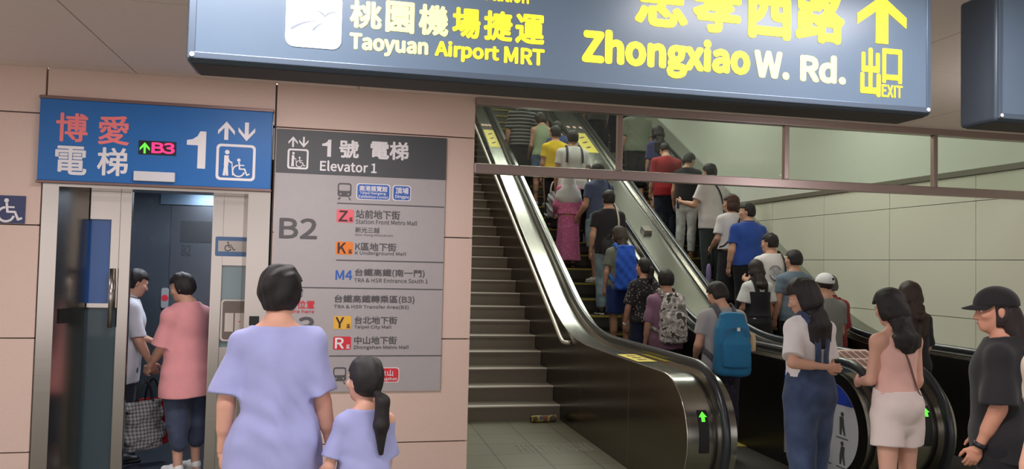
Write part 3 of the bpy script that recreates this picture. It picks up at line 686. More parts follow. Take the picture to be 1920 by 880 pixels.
# instruction disc on the inner face of the newel
def ell(cy, cz, ry, rz, a0, a1, n=28): return [(cy+ry*math.cos(math.radians(a)), cz+rz*math.sin(math.radians(a))) for a in np.linspace(a0, a1, n)]
sh = [(6.0, 0.80), (6.0, 0.11)]+ell(YN+0.02, 0.455, 0.345, 0.345, 270, 90)
ID = 3.732
mb = MB(); mb.poly(sh, lambda u, v, w_: (ID-w_, u, v), 0.002); ins = P(mb, 'instruction_panel', mat('instruction_white', (196, 198, 204), 0.45), es1)
hd = [(6.0, 0.80), (6.0, 0.63)]+[(y, z) for y, z in ell(YN+0.02, 0.455, 0.345, 0.345, 180, 90) if z >= 0.63]
mb = MB(); mb.poly(hd, lambda u, v, w_: (ID-0.003-w_, u, v), 0.001); P(mb, 'instruction_header', mat('instruction_blue', (40, 66, 170), 0.45), ins)
mb = MB()
for i, (z, w0) in enumerate(((0.745, 0.2), (0.705, 0.3), (0.672, 0.34))): mb.box(ID-0.006, 5.3, z, ID-0.0045, 5.3+w0, z+0.014)
P(mb, 'header_print', WHITE, ins)
mb = MB()
for cy, cz, ln in ((5.22, 0.5, 0.3), (5.42, 0.5, 0.4), (5.22, 0.28, -0.3), (5.42, 0.28, 0.2), (5.62, 0.5, 0.1), (5.62, 0.28, 0.3)):
    pl = lambda u, v, w_: (ID-0.0035-w_, u, v)
    mb.poly([(cy+0.018*math.cos(q), cz+0.075+0.018*math.sin(q)) for q in np.linspace(0, 6.283, 12, endpoint=False)], pl, 0.001)
    mb.poly([(cy-0.022+ln*0.03, cz+0.055), (cy+0.022+ln*0.03, cz+0.055), (cy+0.03, cz-0.02), (cy+0.03, cz-0.08), (cy+0.01, cz-0.08), (cy, cz-0.02), (cy-0.02, cz-0.08), (cy-0.038, cz-0.08), (cy-0.024, cz-0.01)], pl, 0.001)
    mb.poly([(cy-0.07, cz-0.1), (cy+0.07, cz-0.1), (cy+0.07, cz-0.108), (cy-0.07, cz-0.108)], pl, 0.001)
P(mb, 'instruction_pictogram', mat('pictogram_dark', (70, 74, 70), 0.6), ins)

es2 = empty('escalator', (4.98, 5.0, 0), 0, 'crowded up escalator next to the tiled right wall', 'escalator')
mb = MB(); strip(mb, 3.737, 4.485, deck_profile()); P(mb, 'center_deck', DECK, es2)
mb = MB(); face(mb, 4.481, deck_profile(-0.004), 0.004); P(mb, 'inner_panel', BLACKPANEL, es2)
handrail(4.37, es2)
steps(4.495, 5.495, es2)
mb = MB(); mb.box(4.49, 5.1, 0.0, 5.5, 6.85, 0.006); P(mb, 'landing_plate', mat('landing_metal', (92, 88, 84)), es2)
mb = MB(); mb.box(4.49, 6.62, 0.004, 5.5, 6.85, 0.014); P(mb, 'comb_plate', STEPY, es2)
mb = MB(); face(mb, 5.505, deck_profile(-0.004), 0.004); P(mb, 'inner_panel', BLACKPANEL, es2)
mb = MB(); strip(mb, 5.505, 6.045, deck_profile()); P(mb, 'wall_deck', DECK, es2)
handrail(5.62, es2)
arrow_display(4.245, es2)
deck_sticker(4.0, 4.25, 12.55, 13.35, es2, inc); round_marks(3.95, 4.3, 13.6, es2, inc)
deck_sticker(4.0, 4.2, 5.95, 6.4, es2, lambda y: ZD)
for y in (10.06, 12.1, 14.7, 16.6):
    mb = MB(); z = inc(y); x = 4.11
    mb.poly([(y-0.07, inc(y-0.07)), (y+0.07, inc(y+0.07)), (y+0.045, inc(y)+0.09), (y-0.085, inc(y)+0.02)], lambda u, v, w_: (x-0.055+w_, u, v), 0.11)
    P(mb, 'slide_stop', STEEL, es2)
# sloping placard of small pictures on the centre deck
TP = lambda u, v, w_: (3.93+0.36*u, 5.40+0.30*v-w_*0.35, ZD+0.012+0.115*v+w_)
mb = MB(); mb.add([TP(0, 0, 0), TP(1, 0, 0), TP(1, 1, 0), TP(0, 1, 0), (3.93, 5.70, ZD), (4.29, 5.70, ZD), (3.93, 5.40, ZD), (4.29, 5.40, ZD)], [(0, 1, 2, 3), (3, 2, 5, 4), (0, 3, 4, 6), (1, 7, 5, 2), (0, 6, 7, 1)])
pc = P(mb, 'placard', mat('placard_pink', (206, 178, 168), 0.5), es2)
mb = MB()
for i in range(5):
    for j in range(2):
        u0, v0 = 0.06+0.18*i, 0.1+0.44*j; mb.add([TP(u0, v0, .003), TP(u0+.13, v0, .003), TP(u0+.13, v0+.34, .003), TP(u0, v0+.34, .003)], [(0, 1, 2, 3)])
P(mb, 'placard_print', mat('placard_ink', (120, 84, 78), 0.6), pc)

# stair handrail on the escalator cladding
rl = empty('stair_handrail', (2.285, 7.8, 0.8), 0, 'pale metal stair handrail running up along the steel escalator cladding', 'handrail')
def hz(Y): return 0.862+0.559*(Y-7.83)
pts = [(2.343, 7.70, 0.852), (2.30, 7.72, 0.852), (2.287, 7.80, 0.856)]+[(2.285, y, hz(y)) for y in np.linspace(7.9, 17.0, 20)]
mb = MB(); mb.tube(pts, 0.021, 12); P(mb, 'rail', mat('rail_pale', (206, 204, 196), 0.35, 0.6), rl)
for y in (8.6, 10.0, 11.4, 12.8, 14.2, 15.6):
    mb = MB(); mb.tube([(2.285, y, hz(y)-0.015), (2.30, y, hz(y)-0.05), (2.344, y, hz(y)-0.06)], 0.008, 8); P(mb, 'bracket', STEEL, rl)
# rolled magazine lying at the foot of the stairs
mb = MB(); a = []; 
for i, q in enumerate(np.linspace(0, 4*math.pi, 48)):
    rr = 0.022+0.016*q/(4*math.pi); a.append((rr*math.cos(q), rr*math.sin(q)))
b2 = [(u*1.04, v*1.04) for u, v in a[::-1]]
full = a+b2
n = len(full)
vs = [(2.0, 7.93+u, 0.041+v) for u, v in full]+[(2.27, 7.95+u, 0.041+v) for u, v in full]
mb.add(vs, [(i, (i+1) % n, n+(i+1) % n, n+i) for i in range(n)], True)
def mag_mat():
    m = bpy.data.materials.new('magazine_cover'); m.use_nodes = True; nt = m.node_tree; b = nt.nodes['Principled BSDF']
    tc = nt.nodes.new('ShaderNodeTexCoord'); no = nt.nodes.new('ShaderNodeTexNoise'); cr = nt.nodes.new('ShaderNodeValToRGB'); no.inputs['Scale'].default_value = 9
    cr.color_ramp.interpolation = 'CONSTANT'; e = cr.color_ramp.elements; e[0].position = 0; e[0].color = (*lin((96, 84, 70)), 1); e[1].position = 0.45; e[1].color = (*lin((190, 170, 90)), 1)
    k = e.new(0.56); k.color = (*lin((90, 110, 130)), 1); k = e.new(0.64); k.color = (*lin((150, 90, 60)), 1)
    nt.links.new(tc.outputs['Object'], no.inputs[0]); nt.links.new(no.outputs[0], cr.inputs[0]); nt.links.new(cr.outputs[0], b.inputs['Base Color']); return m
tag(mb.build('rolled_magazine', mag_mat()), 'rolled-up colour magazine lying on the floor at the foot of the stairs', 'magazine')
# ================================================================== PEOPLE: smooth bodies and clothes grown from distance fields
def V3(*a): return np.array(a, float)
def unit(v): v = np.array(v, float); return v/(np.linalg.norm(v)+1e-12)
class Prim:
    def __init__(s, f, lo, hi, k=0.03): s.f, s.lo, s.hi, s.k = f, np.array(lo, float), np.array(hi, float), k
def cone(a, b, ra, rb, k=0.03, clip=False, side=None, flat=1.0, cliplo=False):
    """round cone from a to b; side/flat widen it along one axis; clip = flat end at b"""
    a, b = np.array(a, float), np.array(b, float); ba = b-a; L2 = ba @ ba; R = max(ra, rb)*max(flat, 1)+0.002
    ub = ba/math.sqrt(L2)
    if side is not None: side = unit(side)
    def f(x, y, z):
        px, py, pz = x-a[0], y-a[1], z-a[2]
        tt = (px*ba[0]+py*ba[1]+pz*ba[2])/L2
        t = np.clip(tt, 0, 1)
        qx, qy, qz = px-t*ba[0], py-t*ba[1], pz-t*ba[2]
        if side is not None:
            d = (qx*side[0]+qy*side[1]+qz*side[2])*(1-1/flat)
            qx, qy, qz = qx-d*side[0], qy-d*side[1], qz-d*side[2]
        d = np.sqrt(qx*qx+qy*qy+qz*qz)-(ra+(rb-ra)*t)
        if clip: d = np.maximum(d, (tt-1)*math.sqrt(L2))
        if cliplo: d = np.maximum(d, -tt*math.sqrt(L2))
        return d
    return Prim(f, np.minimum(a, b)-R, np.maximum(a, b)+R, k)
def ell3(c, r, R=None, k=0.03):
    c, r = np.array(c, float), np.array(r, float); R = np.eye(3) if R is None else np.array(R, float)   # columns = axes
    m = r.min()
    def f(x, y, z):
        px, py, pz = x-c[0], y-c[1], z-c[2]
        u = [(px*R[0, i]+py*R[1, i]+pz*R[2, i])/r[i] for i in range(3)]
        q = np.sqrt(u[0]**2+u[1]**2+u[2]**2)
        g = np.sqrt((u[0]/r[0])**2+(u[1]/r[1])**2+(u[2]/r[2])**2)+1e-9
        return q*(q-1)/g
    e = np.sqrt(((R*r)**2).sum(1))
    return Prim(f, c-e-0.005, c+e+0.005, k)
def loft(a, b, prof, side=(1, 0, 0), k=0.03, clip0=False, clip1=False, power=2.0, ripple=None):
    """elliptic tube along a->b; prof rows (t, half width, half depth[, shift back])"""
    a, b = np.array(a, float), np.array(b, float); ba = b-a; L = np.linalg.norm(ba); w_ = ba/L
    s_ = unit(np.array(side, float)-w_*(np.array(side, float) @ w_)); f_ = np.cross(w_, s_)
    P_ = np.array([tuple(p)+(0.0,)*(4-len(p)) for p in prof], float); R = P_[:, 1:3].max()+np.abs(P_[:, 3]).max()
    def f(x, y, z):
        px, py, pz = x-a[0], y-a[1], z-a[2]
        t = (px*w_[0]+py*w_[1]+pz*w_[2])/L; tc = np.clip(t, P_[0, 0], P_[-1, 0])
        rx = np.interp(tc, P_[:, 0], P_[:, 1]); ry = np.interp(tc, P_[:, 0], P_[:, 2]); sh = np.interp(tc, P_[:, 0], P_[:, 3])
        u = px*s_[0]+py*s_[1]+pz*s_[2]; v = px*f_[0]+py*f_[1]+pz*f_[2]-sh
        if ripple is not None:
            th = np.arctan2(v/ry, u/rx); g = 1+ripple[0]*np.clip(1-(t-P_[0, 0])/(P_[-1, 0]-P_[0, 0]), 0, 1)*np.sin(ripple[1]*th+ripple[2]); rx, ry = rx*g, ry*g
        e = (t-tc)*L
        if power == 2.0: q = np.sqrt((u/rx)**2+(v/ry)**2+(e/np.minimum(rx, ry))**2)
        else: q = (np.abs(u/rx)**power+np.abs(v/ry)**power+np.abs(e/np.minimum(rx, ry))**power)**(1/power)
        g = np.sqrt((u/rx**2)**2+(v/ry**2)**2+1e-6)/np.maximum(q, 1e-3)
        d = np.where(q > 0.3, (q-1)/np.maximum(g, 1/np.maximum(rx, ry)), (q-1)*np.minimum(rx, ry))
        if clip0: d = np.maximum(d, (P_[0, 0]-t)*L)
        if clip1: d = np.maximum(d, (t-P_[-1, 0])*L)
        return d
    e0, e1 = a+ba*P_[0, 0], a+ba*P_[-1, 0]
    return Prim(f, np.minimum(e0, e1)-R, np.maximum(e0, e1)+R, k)
def surface(prims, h, sub=(), cut=(), disp=None):
    """mesh of the smooth union of prims, minus sub, inside every cut"""
    lo = np.min([p.lo for p in prims], 0)-2.5*h; hi = np.max([p.hi for p in prims], 0)+2.5*h
    n = np.ceil((hi-lo)/h).astype(int)+1
    ax = [lo[i]+h*np.arange(n[i]) for i in range(3)]
    D = np.full(n, 0.12, np.float32)
    for p in prims:
        m = p.k+0.03
        i0 = np.maximum(((p.lo-m-lo)/h).astype(int), 0); i1 = np.minimum(((p.hi+m-lo)/h).astype(int)+2, n)
        X, Y, Z = (ax[i][i0[i]:i1[i]] for i in range(3))
        d = p.f(X[:, None, None], Y[None, :, None], Z[None, None, :])
        s = (slice(i0[0], i1[0]), slice(i0[1], i1[1]), slice(i0[2], i1[2])); o = D[s]
        q = np.maximum(p.k-np.abs(o-d), 0)/p.k
        D[s] = np.minimum(o, d)-q*q*p.k*0.25
    G = (ax[0][:, None, None], ax[1][None, :, None], ax[2][None, None, :])
    if disp is not None: D = D+disp(*G)
    for c in cut: D = np.maximum(D, c(*G))
    for p in sub:
        i0 = np.maximum(((p.lo-0.03-lo)/h).astype(int), 0); i1 = np.minimum(((p.hi+0.03-lo)/h).astype(int)+2, n)
        if (i1 <= i0).any(): continue
        X, Y, Z = (ax[i][i0[i]:i1[i]] for i in range(3))
        s = (slice(i0[0], i1[0]), slice(i0[1], i1[1]), slice(i0[2], i1[2])); d = -p.f(X[:, None, None], Y[None, :, None], Z[None, None, :])
        q = np.maximum(p.k-np.abs(D[s]-d), 0)/p.k
        D[s] = np.maximum(D[s], d)+q*q*p.k*0.25
    D[0] = D[-1] = 0.1; D[:, 0] = D[:, -1] = 0.1; D[:, :, 0] = D[:, :, -1] = 0.1
    return nets(D, lo, h)
_CO = [(i, j, k) for i in (0, 1) for j in (0, 1) for k in (0, 1)]
_ED = [(a, b) for a in range(8) for b in range(a+1, 8) if sum(abs(_CO[a][q]-_CO[b][q]) for q in range(3)) == 1]
def nets(D, lo, h):
    S = D < 0; n = np.array(D.shape)
    cnt = np.zeros(n-1, np.int8)
    for i, j, k in _CO: cnt += S[i:n[0]-1+i, j:n[1]-1+j, k:n[2]-1+k]
    act = np.argwhere((cnt > 0) & (cnt < 8))
    if not len(act): return np.zeros((0, 3)), np.zeros((0, 4), int)
    idx = np.full(n-1, -1, np.int32); idx[act[:, 0], act[:, 1], act[:, 2]] = np.arange(len(act))
    val = np.stack([D[act[:, 0]+i, act[:, 1]+j, act[:, 2]+k] for i, j, k in _CO], 1)
    pos = np.zeros((len(act), 3)); num = np.zeros(len(act))
    C = np.array(_CO, float)
    for a, b in _ED:
        va, vb = val[:, a], val[:, b]; m = (va < 0) != (vb < 0)
        t = va[m]/(va[m]-vb[m]); pos[m] += C[a]+(C[b]-C[a])*t[:, None]; num[m] += 1
    V = lo+h*(act+pos/num[:, None])
    Q = []
    for axis in range(3):
        s0 = [slice(None)]*3; s1 = [slice(None)]*3; s0[axis] = slice(0, -1); s1[axis] = slice(1, None)
        A, B = S[tuple(s0)], S[tuple(s1)]
        for flip, M in ((False, A & ~B), (True, ~A & B)):
            e = np.argwhere(M); u, v = (axis+1) % 3, (axis+2) % 3
            e = e[(e[:, u] > 0) & (e[:, v] > 0) & (e[:, u] < n[u]-1) & (e[:, v] < n[v]-1)]
            q = []
            for du, dv in ((-1, -1), (0, -1), (0, 0), (-1, 0)):
                c = e.copy(); c[:, u] += du; c[:, v] += dv; q.append(idx[c[:, 0], c[:, 1], c[:, 2]])
            q = np.stack(q if not flip else q[::-1], 1)
            Q.append(q[(q >= 0).all(1)])
    return V, np.concatenate(Q)
def mesh_np(name, V, Q, m, parent=None, mi=None):
    me = bpy.data.meshes.new(name); nv, nf = len(V), len(Q)
    me.vertices.add(nv); me.vertices.foreach_set('co', np.asarray(V, np.float32).ravel())
    me.loops.add(nf*4); me.loops.foreach_set('vertex_index', np.asarray(Q, np.int32).ravel())
    me.polygons.add(nf); me.polygons.foreach_set('loop_start', np.arange(nf, dtype=np.int32)*4)
    me.polygons.foreach_set('use_smooth', np.ones(nf, bool))
    if mi is not None: me.polygons.foreach_set('material_index', mi.astype(np.int32))
    me.update(calc_edges=True); me.validate()
    return link(name, me, m, parent)
def relax(V, Q, it=1, lam=0.5):
    for _ in range(it):
        S = np.zeros_like(V); N = np.zeros(len(V))
        for i in range(4):
            a, b = Q[:, i], Q[:, (i+1) % 4]
            np.add.at(S, a, V[b]); np.add.at(N, a, 1)
        V = V*(1-lam)+lam*S/np.maximum(N, 1)[:, None]
    return V
def join(parts):
    vs, qs, b = [], [], 0
    for v, q in parts: vs.append(v); qs.append(q+b); b += len(v)
    return np.concatenate(vs), np.concatenate(qs)
def probe(prims, p):
    """smooth-union distance at one point"""
    d = 0.12
    for q in prims:
        if (p < q.lo-0.2).any() or (p > q.hi+0.2).any(): continue
        e = float(q.f(np.array(p[0]), np.array(p[1]), np.array(p[2]))); k = max(q.k-abs(d-e), 0)/q.k; d = min(d, e)-k*k*q.k*0.25
    return d
def snap(prims, p, off):
    """move p onto the garment surface (plus off) along the gradient"""
    p = np.array(p, float)
    for _ in range(6):
        d = probe(prims, p)-off; g = np.array([probe(prims, p+e)-probe(prims, p-e) for e in np.eye(3)*0.004]); L = np.linalg.norm(g)
        if L < 1e-6: break
        p = p-g/L*np.clip(d, -0.05, 0.05)
    return p
def ribbon(name, pts, wd, th, m, parent, normals=None, closed=False, centre=None):
    """flat band along pts; its flat side faces away from centre(p)"""
    P_ = [np.array(p, float) for p in pts]; n = len(P_); vs = []
    for i, p in enumerate(P_):
        a, b = P_[max(i-1, 0)], P_[min(i+1, n-1)]; t = unit(b-a)
        nn = unit(normals[i] if normals is not None else p-centre); s = unit(np.cross(t, nn)); nn = np.cross(s, t)
        for q, r in ((-1, 0), (1, 0), (1, 1), (-1, 1)): vs.append(p+s*q*wd/2+nn*r*th)
    fs = []
    for i in range(n-1):
        for j in range(4): fs.append((4*i+j, 4*i+(j+1) % 4, 4*i+4+(j+1) % 4, 4*i+4+j))
    fs += [(3, 2, 1, 0), (4*n-4, 4*n-3, 4*n-2, 4*n-1)]
    mb = MB(); mb.add(vs, fs, True); return mb.build(name, m, parent)
def smooth_path(pts, n=6):
    P_ = [np.array(p, float) for p in pts]; out = []
    for i in range(len(P_)-1):
        p0, p1, p2, p3 = P_[max(i-1, 0)], P_[i], P_[i+1], P_[min(i+2, len(P_)-1)]
        for t in np.linspace(0, 1, n, endpoint=False):
            out.append(0.5*((2*p1)+(-p0+p2)*t+(2*p0-5*p1+4*p2-p3)*t*t+(-p0+3*p1-3*p2+p3)*t**3))
    out.append(P_[-1]); return out

# cloth, hair and skin materials
def cloth(name, rgb, pattern=None, rgb2=None, scale=30, rough=0.85):
    key = 'cloth_'+name
    if key in _M: return _M[key]
    m = bpy.data.materials.new(name); m.use_nodes = True; nt = m.node_tree; b = nt.nodes['Principled BSDF']; N = nt.nodes.new; Lk = nt.links.new
    b.inputs['Roughness'].default_value = rough; b.inputs['Specular IOR Level'].default_value = 0.25
    b.inputs['Sheen Weight'].default_value = 0.12
    c = lin(rgb); tc = N('ShaderNodeTexCoord'); out = None
    if pattern in (None, 'plain'):
        n = N('ShaderNodeTexNoise'); n.inputs['Scale'].default_value = 14; Lk(tc.outputs['Object'], n.inputs[0]); mx = N('ShaderNodeMix'); mx.data_type = 'RGBA'
        mx.inputs[6].default_value = (*[v*0.92 for v in c], 1); mx.inputs[7].default_value = (*[min(1, v*1.06) for v in c], 1); Lk(n.outputs[0], mx.inputs[0]); out = mx.outputs[2]
    elif pattern == 'denim':
        n = N('ShaderNodeTexNoise'); n.inputs['Scale'].default_value = 9; n.inputs['Detail'].default_value = 8; Lk(tc.outputs['Object'], n.inputs[0]); cr = N('ShaderNodeValToRGB'); e = cr.color_ramp.elements
        e[0].position = 0.3; e[0].color = (*[v*0.7 for v in c], 1); e[1].position = 0.75; e[1].color = (*[min(1, v*1.35+0.01) for v in c], 1); Lk(n.outputs[0], cr.inputs[0]); out = cr.outputs[0]
    elif pattern == 'stripes':
        wv = N('ShaderNodeTexWave'); wv.bands_direction = 'Z'; wv.inputs['Scale'].default_value = scale; wv.inputs['Distortion'].default_value = 0.4; Lk(tc.outputs['Object'], wv.inputs[0]); cr = N('ShaderNodeValToRGB'); e = cr.color_ramp.elements
        cr.color_ramp.interpolation = 'CONSTANT'; e[0].color = (*c, 1); e[1].position = 0.72; e[1].color = (*lin(rgb2), 1); Lk(wv.outputs[0], cr.inputs[0]); out = cr.outputs[0]
    elif pattern == 'floral':
        vo = N('ShaderNodeTexVoronoi'); vo.inputs['Scale'].default_value = scale; Lk(tc.outputs['Object'], vo.inputs['Vector']); cr = N('ShaderNodeValToRGB'); e = cr.color_ramp.elements
        cr.color_ramp.interpolation = 'CONSTANT'; e[0].color = (*lin(rgb2), 1); e[1].position = 0.26; e[1].color = (*c, 1); Lk(vo.outputs[0], cr.inputs[0]); out = cr.outputs[0]
    elif pattern == 'check':
        wa = [N('ShaderNodeTexWave') for _ in range(2)]; mt = N('ShaderNodeMath'); mt.operation = 'ADD'
        for q, d in zip(wa, 'XZ'): q.bands_direction = d; q.inputs['Scale'].default_value = scale; Lk(tc.outputs['Object'], q.inputs[0])
        Lk(wa[0].outputs[1], mt.inputs[0]); Lk(wa[1].outputs[1], mt.inputs[1]); mr = N('ShaderNodeMath'); mr.operation = 'MULTIPLY'; mr.inputs[1].default_value = 0.5; Lk(mt.outputs[0], mr.inputs[0])
        mx = N('ShaderNodeMix'); mx.data_type = 'RGBA'; mx.inputs[6].default_value = (*c, 1); mx.inputs[7].default_value = (*lin(rgb2), 1); Lk(mr.outputs[0], mx.inputs[0]); out = mx.outputs[2]
    elif pattern == 'camo':
        n = N('ShaderNodeTexNoise'); n.inputs['Scale'].default_value = scale; n.inputs['Detail'].default_value = 3; Lk(tc.outputs['Object'], n.inputs[0]); cr = N('ShaderNodeValToRGB'); e = cr.color_ramp.elements
        cr.color_ramp.interpolation = 'CONSTANT'; e[0].color = (*lin((70, 66, 66)), 1); e[1].position = 0.42; e[1].color = (*c, 1); k = e.new(0.5); k.color = (*lin(rgb2), 1); k = e.new(0.6); k.color = (*lin((120, 114, 112)), 1); Lk(n.outputs[0], cr.inputs[0]); out = cr.outputs[0]
    Lk(out, b.inputs['Base Color'])
    nb = N('ShaderNodeTexNoise'); nb.inputs['Scale'].default_value = 420; bp = N('ShaderNodeBump'); bp.inputs['Strength'].default_value = 0.15; bp.inputs['Distance'].default_value = 0.002; Lk(tc.outputs['Object'], nb.inputs[0]); Lk(nb.outputs[0], bp.inputs['Height']); Lk(bp.outputs[0], b.inputs['Normal'])
    _M[key] = m; return m
def skin(rgb=(206, 160, 138)):
    key = 'skin_%d_%d_%d' % rgb
    if key in _M: return _M[key]
    m = mat(key, rgb, 0.55, noise=0.05, nscale=25, spec=0.35); m.name = 'skin'
    b = m.node_tree.nodes['Principled BSDF']; b.inputs['Subsurface Weight'].default_value = 0.08; b.inputs['Subsurface Radius'].default_value = (0.01, 0.004, 0.002)
    return m
def hairm(rgb=(36, 31, 32)):
    key = 'hair_%d_%d_%d' % rgb
    if key in _M: return _M[key]
    m = mat(key, rgb, 0.55, noise=0.3, nscale=30, bump=0.5, bscale=50, stretch=(8, 8, 1), spec=0.35); m.name = 'hair'; return m

def sines(seed, amp, f0=9.0, n=5, fz=1.0):
    rs = np.random.RandomState(seed); K = rs.normal(size=(n, 3))*f0*np.linspace(1, 3.2, n)[:, None]; K[:, 2] *= fz; ph = rs.uniform(0, 6.28, n); am = amp/np.linspace(1, 2.6, n)
    def f(x, y, z):
        d = 0
        for k, p, a in zip(K, ph, am): d = d+a*np.sin(k[0]*x+k[1]*y+k[2]*z+p)
        return d
    return f

TORSO = {  # t from crotch (0) to neck base (1): half width, half depth, shift (+ = forward)
    'f': [(0, .118, .085, 0), (.1, .158, .112, -.012), (.2, .163, .115, -.014), (.36, .128, .09, .0), (.55, .13, .098, .006), (.72, .14, .112, .012), (.84, .135, .09, .0), (.93, .085, .066, -.012), (1.0, .05, .052, -.015)],
    'm': [(0, .118, .085, 0), (.1, .152, .108, -.01), (.2, .156, .11, -.01), (.36, .143, .098, .0), (.55, .157, .108, .004), (.72, .172, .118, .006), (.84, .166, .098, -.004), (.93, .1, .072, -.014), (1.0, .056, .056, -.015)]}
def smooth_profile(P_, n=41):
    P_ = np.array(P_, float); t = np.linspace(P_[0, 0], P_[-1, 0], n); out = [t]
    k = np.exp(-0.5*(np.arange(-5, 6)/2.2)**2); k /= k.sum()
    for c in range(1, P_.shape[1]):
        v = np.interp(t, P_[:, 0], P_[:, c]); e = np.concatenate([2*v[0]-v[5:0:-1], v, 2*v[-1]-v[-2:-7:-1]]); out.append(np.convolve(e, k, 'valid'))
    return [tuple(r) for r in np.stack(out, 1)]
def person(label, loc, H=1.6, head=0.0, sex='f', wide=1.0, lean=0.0, hyaw=0.0, hpitch=0.0, hroll=0.0, armR=None, armL=None, legR=(0, 0), legL=(0, 0), stance=0.09, seed=1, h=0.010,
           skinc=(200, 154, 132), top=None, bottom=None, hair=None, shoe=None, hat=None, headk=1.0, hands=True, eyes=True, legk=1.0):
    """One standing figure. Local frame: x right, y forward, z up, feet at the origin.
    armX = (upper direction, forearm direction) for the right side (x mirrored for the left); legX = (forward, lift) of the foot."""
    s = H/1.70; root = empty('person', loc, -head, label, 'person')
    SK = skin(skinc); body = []; W = s*wide
    zc = 0.80*s*legk; P0 = V3(0, 0, zc+0.03*s)
    sp = unit((0, math.sin(lean), math.cos(lean))); fw = np.cross(sp, (1, 0, 0))*-1; fw = unit(np.cross((1, 0, 0), sp))*-1
    fw = V3(0, math.cos(lean), -math.sin(lean))
    TL = (1.45*s-zc); NB = V3(0, 0, zc)+sp*TL            # neck base
    tor0 = V3(0, 0, zc)
    T = smooth_profile([(t, a*W, b*W, c*W) for t, a, b, c in TORSO[sex]])
    # loft's depth axis is w x s: for side = +x it points to +y only when the axis is up
    body.append(loft(tor0, NB, T, (1, 0, 0), 0.05*s))
    shw = (0.150 if sex == 'f' else 0.172)*W; SHC = tor0+sp*TL*0.862
    sh = {1: SHC+V3(shw, 0, 0), -1: SHC+V3(-shw, 0, 0)}
    ur, er, wr = ((.041, .034, .022) if sex == 'f' else (.047, .039, .026))
    for sd in (1, -1): body.append(cone(NB-sp*.005*s+V3(sd*.03*s, -.012*s, 0), SHC+V3(sd*(shw-.03*s), -.005*s, .012*s), .036*s, .036*s, .05*s))
    arms = {}
    for sd, a in ((1, armR), (-1, armL)):
        a = a or ((0.14, 0.02, -1), (0.06, 0.22, -1))
        u, f_ = unit((a[0][0]*sd, a[0][1], a[0][2])), unit((a[1][0]*sd, a[1][1], a[1][2]))
        E = sh[sd]+u*0.275*s; Wp = E+f_*0.235*s; arms[sd] = (u, f_, E, Wp)
        body.append(cone(SHC+V3(sd*0.05*W, 0, -0.005*s), sh[sd]-V3(0, 0, .008*s), .054*W, .046*W, 0.05*s))
        body.append(cone(sh[sd], E, ur*1.08*W, er*W, 0.035*s)); body.append(cone(E, Wp, er*1.0*W, wr*W, 0.02*s)); body.append(cone(E+f_*0.03*s, E+f_*0.13*s, er*1.08*W, er*.9*W, 0.02*s))
    legs = {}
    for sd, l in ((1, legR), (-1, legL)):
        hip = V3(sd*0.082*W, 0, zc+0.045*s); ank = V3(sd*stance*s, l[0]-0.03*s, 0.075*s+l[1]); mid = (hip+ank)/2+V3(0, 0.012*s+0.28*l[1]+0.0, 0)
        kn = V3(sd*(stance*0.5+0.045)*s, mid[1]+(0.05*abs(l[0]) if l[0] else 0), ank[2]+(hip[2]-ank[2])*0.505)
        legs[sd] = (hip, kn, ank, l)
        body += [cone(hip, kn, .083*W, .052*W, 0.04*s), cone(kn, ank, .05*W, .033*W, 0.02*s), cone(kn+(ank-kn)*.18-V3(0, .016*s, 0), kn+(ank-kn)*.45-V3(0, .018*s, 0), .047*W, .04*W, 0.03*s),
                 cone(ank-V3(0, .02*s, .04*s), ank+V3(0, .13*s, -.052*s), .03*s, .024*s, 0.02*s, side=(1, 0, 0), flat=1.3)]
    # head frame
    cy, sy_, cp, spp = math.cos(hyaw), math.sin(hyaw), math.cos(hpitch-lean*0), math.sin(hpitch)
    R = np.array(Matrix.Rotation(-hyaw, 3, 'Z') @ Matrix.Rotation(-hpitch, 3, 'X') @ Matrix.Rotation(hroll, 3, 'Y'))   # columns: right, forward, up
    hs = s*headk; nk = unit(sp*0.55+R[:, 2]*0.45+R[:, 1]*0.12); C = NB+nk*0.075*s+R[:, 2]*(0.068*hs)+R[:, 1]*0.012*hs
    q = lambda x, y, z: C+R @ V3(x*hs, y*hs, z*hs)
    body.append(cone(NB-sp*.05*s, q(0, -.015, -.04), (.05 if sex == 'f' else .058)*W, (.046 if sex == 'f' else .054)*s, 0.03*s))
    face = [ell3(q(0, -.008, .022), V3(.074, .094, .094)*hs, R, .03*hs), ell3(q(0, .028, -.05), V3(.056, .062, .062)*hs, R, .03*hs), ell3(q(0, .062, -.088), V3(.024, .024, .022)*hs, R, .03*hs),
            cone(q(0, .086, .004), q(0, .103, -.03), .008*hs, .012*hs, .012*hs), ell3(q(.012, .092, -.034), V3(.009, .01, .007)*hs, R, .008*hs), ell3(q(-.012, .092, -.034), V3(.009, .01, .007)*hs, R, .008*hs),
            ell3(q(0, .08, .022), V3(.05, .016, .01)*hs, R, .012*hs), ell3(q(0, .084, -.058), V3(.022, .01, .007)*hs, R, .008*hs), ell3(q(0, .083, -.068), V3(.019, .011, .007)*hs, R, .008*hs)]
    for sd in (1, -1): face.append(ell3(q(sd*.076, -.008, -.01), V3(.009, .019, .03)*hs, R, .008*hs)); face.append(ell3(q(sd*.04, .06, -.02), V3(.026, .026, .022)*hs, R, .02*hs))
    body += face
    sock = [ell3(q(sd*.03, .094, .003), V3(.013, .010, .0055)*hs, R, .010*hs) for sd in (1, -1)]
    parts = [surface(body, h, sub=sock)]
    if hands:
        for sd in (1, -1):
            u, f_, E, Wp = arms[sd]; parts.append(hand(Wp, f_, sd, s*(0.93 if sex == 'f' else 1.0), max(0.0042, h*0.5)))
    V, Q = join(parts); mesh_np('body', V, Q, SK, root)
